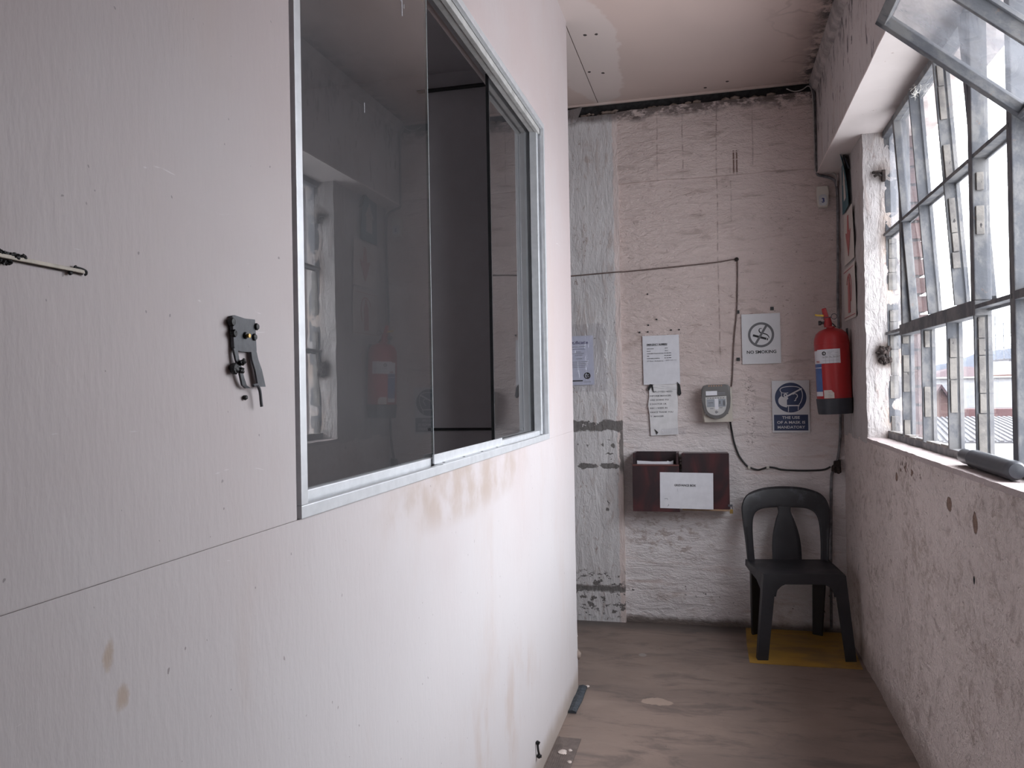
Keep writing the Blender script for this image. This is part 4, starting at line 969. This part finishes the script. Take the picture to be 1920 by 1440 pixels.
c3 = cable('lower_corner_cable', [(.640, 4.738, .915), (.622, 4.740, .88), (.616, 4.740, .80), (.612, 4.740, .6), (.607, 4.740, .4), (.605, 4.740, .2), (.603, 4.740, .02)], .0075, 'cable_grey', 'grey cable dropping behind the chair from the rusted junction')
c4 = cable('clock_cable', [E_(.082, 1.172, .03), E_(.090, 1.120), E_(.102, 1.055), E_(.125, .985), E_(.158, .935), E_(.182, .915), E_(.225, .900), E_(.255, .906), E_(.284, .915), E_(.320, .912), E_(.36, .902), E_(.44, .898), E_(.53, .899), E_(.585, .905), E_(.615, .920)], .0052, 'cable_black', 'black cable sagging from the clock to the corner junction')
for (a, b_) in ((.182, .915), (.284, .915)):
    b = MB(); b.pbox(ENDW, a - .009, a + .006, b_ - .008, b_ + .007, .003, .018, .003); b.build('cable_clip', 'sensor', c4)
w_ = cable('brown_wire', [PIERW(-1.2, 2.035, .006), PIERW(-.85, 2.049, .006), PIERW(-.54, 2.060, .006), E_(-.52, 2.063), E_(-.3, 2.072), E_(0, 2.088), E_(.125, 2.101), E_(.138, 2.092), E_(.136, 1.95), E_(.130, 1.81), E_(.112, 1.64), E_(.104, 1.52), E_(.098, 1.42), E_(.092, 1.375)], .0035, 'wire_brown', 'thin brown wire crossing the end wall and dropping to the clock', 8)
b = MB(); b.lathe([(.011, 0), (.012, .010), (.006, .018), (.0004, .018)], 14, E_(.135, 2.100, .002), (0, -1, 0)); b.build('wire_nail', 'rust', w_, smooth=40)
jb = thing('junction_stub', (.648, 4.74, .885), 'rusted broken junction stub where the cables meet in the corner', 'junction box')
b = MB(); b.hexa([(.628, 4.715, .895), (.668, 4.712, .888), (.668, 4.752, .888), (.628, 4.752, .895), (.632, 4.712, .952), (.664, 4.710, .960), (.664, 4.752, .960), (.632, 4.752, .952)], .005); b.build('rusted_box', 'rust', jb)
b = MB()
for i in range(9): b.lump((.648 + random.uniform(-.02, .02), 4.718 + random.uniform(-.006, .01), .915 + random.uniform(-.035, .03)), random.uniform(.006, .014), 2, .6, i * 1.3)
b.build('rust_crust', 'rust', jb)

# ------------------------------------------------------------------ signs on the window pier (right wall)
def rsign(a0, a1, b0, b1, mat, name, label, curl=0.0, c=.008):
    b = MB(); ft = []; bk = []; na = 8; nb = 10
    for j in range(nb + 1):
        q = b0 + (b1 - b0) * j / nb
        r1 = [RIGHTW(a0 + (a1 - a0) * i / na, q, c + curl * (i / na) ** 2 * (.3 + (j / nb) ** 2)) for i in range(na + 1)]
        ft.append(r1); bk.append([p + Vector((.002, 0, 0)) for p in r1])
    b.quadstrip(ft); b.quadstrip(bk)
    for A, B in ((ft[0], bk[0]), (ft[-1], bk[-1]), ([r[0] for r in ft], [r[0] for r in bk]), ([r[-1] for r in ft], [r[-1] for r in bk])): b.quadstrip([A, B])
    bmesh.ops.remove_doubles(b.bm, verts=b.bm.verts, dist=1e-6)
    return tag(b.build(name, mat, org=RIGHTW((a0 + a1) / 2, b0, c), smooth=40), label, 'sign')
g1 = rsign(-4.60, -4.34, 2.285, 2.545, 'green', 'exit_arrow_sign', 'faded green arrow sign curling off the pier under the beam', .035)
def cs(a, b_): k = (a + 4.60) / .26; j = (b_ - 2.285) / .26; return .0095 + .035 * k * k * (.3 + j * j)
class Curl:
    def __call__(s, a, b_, c=0.0): return RIGHTW(a, b_, cs(a, b_) + c)
b = MB()
def tri_fill(b, pts, dc=.0012):
    cx_ = sum(p[0] for p in pts) / len(pts); cy_ = sum(p[1] for p in pts) / len(pts); cp = Curl()
    fine = []
    for i in range(len(pts)):
        p, q = pts[i], pts[(i + 1) % len(pts)]
        for k in range(4): fine.append((p[0] + (q[0] - p[0]) * k / 4, p[1] + (q[1] - p[1]) * k / 4))
    V = [b.v(cp(a, q, dc)) for a, q in fine]; c0 = b.v(cp(cx_, cy_, dc))
    for i in range(len(V)): b.bm.faces.new([V[i], V[(i + 1) % len(V)], c0])
tri_fill(b, [(-4.52, 2.34), (-4.42, 2.34), (-4.42, 2.44), (-4.52, 2.44)]); tri_fill(b, [(-4.55, 2.43), (-4.39, 2.43), (-4.47, 2.52)])
b.build('white_arrow', 'vinyl_warm', g1, fix=False)
g2 = rsign(-4.56, -4.25, 2.005, 2.270, 'vinyl_warm', 'down_arrow_sign', 'white sign with a red downward arrow, middle of three on the pier', .008)
b = MB(); b.prism(RIGHTW, [(-4.425, 2.245), (-4.395, 2.245), (-4.385, 2.155), (-4.335, 2.165), (-4.41, 2.035), (-4.485, 2.165), (-4.435, 2.155)], .0105, .0125); b.build('red_arrow', 'arrow_red', g2)
g3 = rsign(-4.59, -4.235, 1.712, 1.985, 'vinyl_warm', 'extinguisher_sign', 'white sign with a red extinguisher pictogram above the fire extinguisher', .004)
b = MB(); b.prism(RIGHTW, [(-4.445, 1.745), (-4.385, 1.745), (-4.385, 1.88), (-4.40, 1.90), (-4.43, 1.90), (-4.445, 1.88)], .0105, .0125); b.stroke(RIGHTW, spl2([(-4.48, 1.895), (-4.46, 1.925), (-4.42, 1.94), (-4.38, 1.935), (-4.35, 1.90), (-4.345, 1.84), (-4.36, 1.80)], 4), .008, .0105, .0125); b.pbox(RIGHTW, -4.428, -4.402, 1.90, 1.93, .0105, .0125); b.build('red_pictogram', 'arrow_red', g3)
for z_ in (1.727, 1.968): MB().stroke(RIGHTW, [(-4.575, z_), (-4.25, z_)], .003, .0095, .0122).build('border_line', 'arrow_red', g3)
b = MB(); b.hexa([RIGHTW(-4.41, 2.545, .03), RIGHTW(-4.36, 2.545, .034), RIGHTW(-4.36, 2.545, .03), RIGHTW(-4.41, 2.545, .026), RIGHTW(-4.41, 2.50, .012), RIGHTW(-4.35, 2.47, .014), RIGHTW(-4.35, 2.47, .004), RIGHTW(-4.41, 2.50, .003)]); b.build('folded_corner', 'ext_base', g1)

# ------------------------------------------------------------------ dark tube lying on the sill
p0 = Vector((.742, 2.735, 1.1535)); p1 = Vector((.738, 2.275, 1.1535)); ax = (p1 - p0).normalized(); Lq = (p1 - p0).length
BT = thing('telescopic_tube', (.74, 2.5, 1.126), 'dark grey telescopic plastic tube lying on the window sill', 'tube')
b = MB(); b.lathe([(.0005, 0), (.017, .001), (.0225, .008), (.0235, .02), (.0235, .105), (.0005, .105)], 28, p0, ax); b.build('cap_sleeve', 'baton', BT, smooth=40)
b = MB(); b.lathe([(.0005, .102), (.0245, .102), (.0272, .107), (.0272, .112), (.0258, .116), (.0258, Lq - .03), (.025, Lq - .015), (.019, Lq - .002), (.0005, Lq)], 28, p0, ax); b.build('tube_body', 'baton', BT, smooth=40)

# ------------------------------------------------------------------ fittings on the partition
LT = thing('latch_plate', (-.625, .985, 1.37), 'black forked steel latch plate bolted to the partition', 'latch')
pl = LEFTW
b = MB(); b.prism(pl, [(.946, 1.489), (.953, 1.4905), (.975, 1.488), (1.001, 1.4885), (1.002, 1.470), (1.004, 1.444), (.991, 1.443), (.9915, 1.442), (.966, 1.442), (.957, 1.443), (.949, 1.447)], .003, .008, .0008); b.build('plate', 'black_metal', LT)
b = MB(); rows = [[pl(a0, q, c0), pl(a1, q, c0), pl(a1, q, c0 - .003), pl(a0, q, c0 - .003)] for a0, a1, q, c0 in ((.9895, 1.003, 1.444, .008), (.9905, 1.006, 1.432, .009), (.996, 1.013, 1.418, .010), (1.000, 1.018, 1.405, .010), (1.003, 1.022, 1.394, .010))]; b.quadstrip(rows, True, True); b.build('fork_arm', 'black_metal', LT)
b = MB(); rows = [[pl(a0, q, c0), pl(a1, q, c0), pl(a1, q, c0 - .003), pl(a0, q, c0 - .003)] for a0, a1, q, c0 in ((.948, .957, 1.446, .008), (.951, .959, 1.432, .009), (.957, .964, 1.418, .010), (.961, .969, 1.406, .010), (.966, .976, 1.396, .009), (.976, .988, 1.392, .008))]; b.quadstrip(rows, True, True); b.build('fork_arm', 'black_metal', LT)
b = MB(); b.tube([pl(.985, 1.3955, .013), pl(.995, 1.3965, .013), pl(1.002, 1.391, .012), pl(1.0045, 1.384, .012), pl(1.006, 1.374, .012), pl(1.0075, 1.366, .012)], [.0022], 8, 4); b.build('tongue', 'black_metal', LT, smooth=True)
for k, (a, q, r_) in enumerate(((.945, 1.481, .0058), (1.003, 1.4785, .0050), (.949, 1.466, .0052), (.975, 1.4645, .0048), (.997, 1.4635, .0050), (.950, 1.4185, .0078))):
    b = MB(); b.lathe([(r_, 0), (r_ * 1.05, .004), (r_ * .8, .006), (.0004, .0065)], 9, pl(a, q, .005), (1, 0, 0)); b.lump(pl(a, q, .007), r_ * .8, 2, .6, k * 2.0); b.build('bolt', 'black_blob', LT, smooth=40)
MB().lathe([(.0028, 0), (.0028, .004), (.0004, .004)], 10, pl(.9755, 1.4640, .0112), (1, 0, 0)).build('brass_screw', 'brass', LT)
b = MB()
for i in range(8): b.lump(pl(.960 + random.uniform(-.006, .007), 1.4215 + random.uniform(-.008, .006), .012), random.uniform(.0018, .0042), 2, .6, i * 1.9)
b.build('mastic_lump', 'black_blob', LT)
b = MB(); b.lump(pl(.980, 1.3795, .004), .0035, 2, .5, 3.3); b.tube([pl(.980, 1.3795, -.002), pl(.980, 1.3795, .006)], .003, 8); tag(b.build('bolt_stub', 'black_blob', org=pl(.980, 1.376, 0)), 'small black bolt stub on the partition just under the latch', 'bolt')

ST = thing('cream_strip', (-.628, .62, 1.508), 'thin cream strip with blackened ends fixed to the partition at the left', 'strip')
def lw(a, q, c=.0): return LEFTW(a, q, c)
b = MB(); b.hexa([lw(.52, 1.5135, .006), lw(.690, 1.5112, .006), lw(.690, 1.5112, .001), lw(.52, 1.5135, .001), lw(.52, 1.5175, .006), lw(.690, 1.5150, .006), lw(.690, 1.5150, .001), lw(.52, 1.5175, .001)], .0008); b.build('strip', 'cream', ST)
b = MB(); b.tube([lw(.52, 1.5130, .003), lw(.60, 1.5122, .003), lw(.690, 1.5106, .003)], .0009, 6); b.build('dark_underside', 'rust', ST)
b = MB(); b.tube([lw(.678, 1.5162, .004), lw(.686, 1.5158, .005), lw(.6925, 1.5142, .005), lw(.6930, 1.5112, .005), lw(.6915, 1.5100, .004)], .0013, 8, 4); b.lump(lw(.680, 1.5166, .004), .0018, 2, .5, 1); b.lump(lw(.6735, 1.5096, .004), .0022, 2, .5, 2); b.build('black_end', 'black_blob', ST, smooth=40)
b = MB()
for i in range(10): b.lump(lw(.585 + i * .0035, 1.5190 - i * .0003 + random.uniform(-.001, .001), .004), random.uniform(.0018, .003), 2, .6, i * 1.1)
for i in range(6): b.lump(lw(.585 + i * .0035, 1.5095 + random.uniform(-.001, .001), .003), random.uniform(.0015, .0026), 2, .6, i * 2.7)
b.build('black_mastic', 'black_blob', ST)
# bent nail and a scab low on the partition
b = MB(); b.tube([lw(2.745, .140, .006), lw(2.745, .115, .008), lw(2.75, .098, .010)], [.004], 8, 4); b.lump(lw(2.745, .142, .007), .008, 2, .5, 3); b.lump(lw(2.752, .092, .010), .009, 2, .5, 5); tag(b.build('bent_nail', 'black_blob', org=lw(2.745, .09, 0)), 'bent black nail low on the partition near the floor', 'nail')

# ------------------------------------------------------------------ bits on the floor
for i, (x_, y_, r_, fl, lb) in enumerate(((-.583, 2.985, .016, .4, 'flat cream plaster flake at the foot of the partition, largest of three'), (-.560, 3.01, .008, .5, 'small cream plaster flake just beyond the largest flake'), (-.545, 2.915, .008, .6, 'small round white crumb nearest the viewer on the floor'), (-.597, 3.672, .009, .5, 'white crumb at the far end of the blue strip'))):
    b = MB(); b.lump((x_, y_, r_ * fl * .8), r_, 2, .5, i * 4.1, (1.1, 1, fl)); tag(b.build('plaster_crumb', 'crumb', org=(x_, y_, 0), smooth=50), lb, 'plaster crumb', 'plaster crumbs on the floor')
b = MB(); rows = []
for i in range(13):
    y_ = 3.36 + .30 * i / 12; w_ = .018 + .005 * noise.noise(Vector((y_ * 9, 0, 0))); xc = -.612 + .004 * noise.noise(Vector((y_ * 7, 3, 0)))
    rows.append([(xc - w_, y_, .001), (xc - w_, y_, .010), (xc, y_, .014 + .004 * noise.noise(Vector((y_ * 30, 1, 1)))), (xc + w_, y_, .008), (xc + w_, y_, .001)])
b.quadstrip(rows, True, True); tag(b.build('blue_strip', 'blue_rag', org=(-.612, 3.5, 0)), 'dusty dark blue strip lying against the foot of the partition', 'strip')
MT = thing('ribbed_mat', (-.60, 2.75, 0), 'ribbed dark rubber mat edge along the foot of the partition', 'mat')
b = MB(); b.box(-.628, -.535, 1.9, 3.12, .0005, .003); b.build('backing', 'mat', MT)
b = MB()
for i in range(11): b.box(-.624 + i * .008, -.6205 + i * .008, 1.9, 3.12 - i * .022, .003, .0055)
b.build('ribs', 'mat', MT)

# ------------------------------------------------------------------ outside: yard roofs, warehouses, hill
def ext(name, col, rough=.9, var=.12, scale=.6): return simple(name, col, rough, 0, var, scale)
X_ = {'white_roof': ext('white_roof', (.30, .30, .30)), 'grey': ext('grey_sheeting', (.030, .030, .035), .8), 'pale': ext('pale_sheeting', (.062, .060, .066)), 'red': ext('red_brickwork', (.075, .030, .031)), 'orange': ext('terracotta_tiles', (.10, .052, .042)),
      'roofred': ext('rusty_roof', (.042, .022, .026)), 'cream': ext('cream_gable', (.10, .058, .052)), 'white': ext('white_wall', (.25, .25, .26)), 'yard': ext('yard_ground', (.20, .195, .19)), 'hill': ext('wooded_hill', (.040, .047, .062), 1, .15, .03), 'mast': ext('mast_steel', (.14, .145, .16))}
struct(MB().box(-600, 900, 6, 1400, -4.6, -4.2).build('ground', X_['yard']), 'pale yard far below the window')
def bthing(name, loc, label): return thing(name, loc, label, 'building')
w = bthing('flat_roof_building', (6, 22, -4.2), 'flat white roofed building nearest below the window')
MB().box(2.2, 22, 9, 33.4, -4.2, -1.25).build('walls', X_['white'], w); MB().box(1.9, 22.3, 8.8, 33.6, -1.25, -1.0).build('roof', X_['white_roof'], w)
sk = MB(); sk.hexa([(5.55, 17.2, -1.0), (6.35, 17.2, -1.0), (6.35, 19.5, -1.0), (5.55, 19.5, -1.0), (5.93, 17.2, -.35), (5.97, 17.2, -.35), (5.97, 19.5, -.35), (5.93, 19.5, -.35)]); sk.build('roof_light', X_['white'], w)
w = bthing('corrugated_shed', (11, 42, -4.2), 'long shed with grey corrugated roof below the red parapet')
MB().box(7.2, 21, 34.2, 50, -4.2, -1.12).build('walls', X_['white'], w)
b = MB()
def rp(u, v): return Vector((5.5 + u + v * .193 * 16, 34 + v * 16.5, -.985 + v * .265))
n_ = 62
for i in range(n_):
    u0 = i * .262; q = [rp(u0, 0), rp(u0 + .13, 0), rp(u0 + .13, 1), rp(u0, 1)]; up_ = Vector((0, 0, .075))
    b.hexa(q + [p + up_ for p in q])
q = [rp(0, 0), rp(16.4, 0), rp(16.4, 1), rp(0, 1)]; b.hexa([p - Vector((0, 0, .06)) for p in q] + q)
b.build('corrugated_roof', X_['pale'], w)
b = MB()
for i in range(n_):
    u0 = i * .262 + .13; q = [rp(u0, 0), rp(u0 + .132, 0), rp(u0 + .132, 1), rp(u0, 1)]; b.hexa([p + Vector((0, 0, .001)) for p in q] + [p + Vector((0, 0, .012)) for p in q])
b.build('roof_valleys', X_['grey'], w)
w = bthing('red_parapet_warehouse', (17, 60, -4.2), 'red walled warehouse with a grey sheet roof')
MB().box(13.8, 26, 51.5, 53, -4.2, -.27).build('parapet', X_['red'], w)
b = MB(); b.hexa([(12.9, 53, -.45), (27, 53, -.45), (29, 74, 1.0), (17.2, 74, 1.0), (12.9, 53, -.25), (27, 53, -.25), (29, 74, 1.2), (17.2, 74, 1.2)]); b.build('sheet_roof', X_['grey'], w)
MB().box(13.5, 27, 53, 74, -4.2, -.45).build('walls', X_['red'], w)
for i in range(8): MB().box(14 + i * 1.5, 14.9 + i * 1.5, 60, 60.8, .05, .42).build('roof_vent', X_['white'], w) if i in (1, 5) else None
w = bthing('gabled_house', (12.8, 52, -4.2), 'small red gabled building left of the warehouse roof')
b = MB(); b.prism(Pl((0, 51.2, 0), (1, 0, 0)), [(11.9, -4.2), (13.55, -4.2), (13.55, -.30), (12.72, 1.08), (11.9, -.30)], -1.6, 0); b.build('gable_wall', X_['cream'], w)
b = MB(); b.prism(Pl((0, 51.0, 0), (1, 0, 0)), [(12.72, 1.20), (13.75, -.45), (13.60, -.52), (12.72, .98), (11.80, -.52), (11.65, -.45)], -1.7, .05); b.build('verge_roof', X_['roofred'], w)
w = bthing('white_parapet_building', (25, 84, -4.2), 'long low white building behind the grey warehouse roof')
MB().box(16, 40, 80, 95, -4.2, 1.66).build('walls', X_['white'], w); MB().box(15.7, 40.3, 79.7, 95.3, 1.60, 1.74).build('roof', X_['white_roof'], w)
w = bthing('red_roof_house', (31, 112, -4.2), 'building with a broad rusty red hipped roof under the hill')
MB().box(26, 36.5, 108, 118, -4.2, 1.9).build('walls', X_['orange'], w)
b = MB(); b.hexa([(25.0, 107, 1.75), (36.0, 107, 1.75), (36.5, 119, 1.75), (25.4, 119, 1.75), (29.4, 112, 3.15), (31.2, 112, 3.15), (31.2, 113, 3.15), (29.4, 113, 3.15)]); b.build('hipped_roof', X_['roofred'], w)
w = bthing('white_block', (36, 104, -4.2), 'bright white block with terracotta eaves at the right of the view')
MB().box(31.3, 46, 100, 107, -4.2, 3.5).build('walls', X_['white'], w); MB().box(30.9, 46.4, 99.6, 107.4, 1.78, 1.98).build('terracotta_eaves', X_['orange'], w)
for i in range(5): MB().box(31.8 + i * .9, 32.3 + i * .9, 99.95, 106, 3.5, 3.75).build('roof_unit', X_['pale'], w)
w = thing('lattice_mast', (38.5, 122, -4.2), 'pale steel lattice mast rising behind the white block', 'mast')
b = MB()
for dx in (0, 1.0, 2.2, 3.4):
    b.box(37.2 + dx, 37.30 + dx, 122, 122.10, -4.2, 10.2 - dx * .5)
b.build('posts', X_['mast'], w)
b = MB()
for z_ in (4.2, 5.8, 7.4, 9.0): b.box(37.2, 40.7, 122, 122.08, z_, z_ + .08)
for z_ in (4.2, 5.8, 7.4): b.tube([(37.2, 122, z_), (38.2, 122, z_ + 1.6), (39.4, 122, z_)], .035, 5)
b.build('bracing', X_['mast'], w)
# hill ridge
b = MB(); rows = []
for i in range(121):
    x_ = 40 + i * 2.6; k = x_ / 600
    s_ = .014 + max(-.04, (k - .233)) * .29 if k < .30 else .0334 + (k - .30) * .06
    zt = 1.385 + s_ * 600 + 2.2 * noise.noise(Vector((x_ * .05, 0, 0))) + 1.0 * noise.noise(Vector((x_ * .22, 4, 0))) + .5 * noise.noise(Vector((x_ * .6, 2, 0)))
    rows.append([(x_, 560, -4.2), (x_, 575, zt * .45), (x_ + 1.5, 590, zt * .8), (x_, 600, zt), (x_, 640, zt * .8), (x_, 700, -4.2)])
b.quadstrip(rows)
o = b.build('hill', X_['hill'], org=(150, 600, -4.2), smooth=True); struct(o, 'hazy wooded ridge on the horizon')
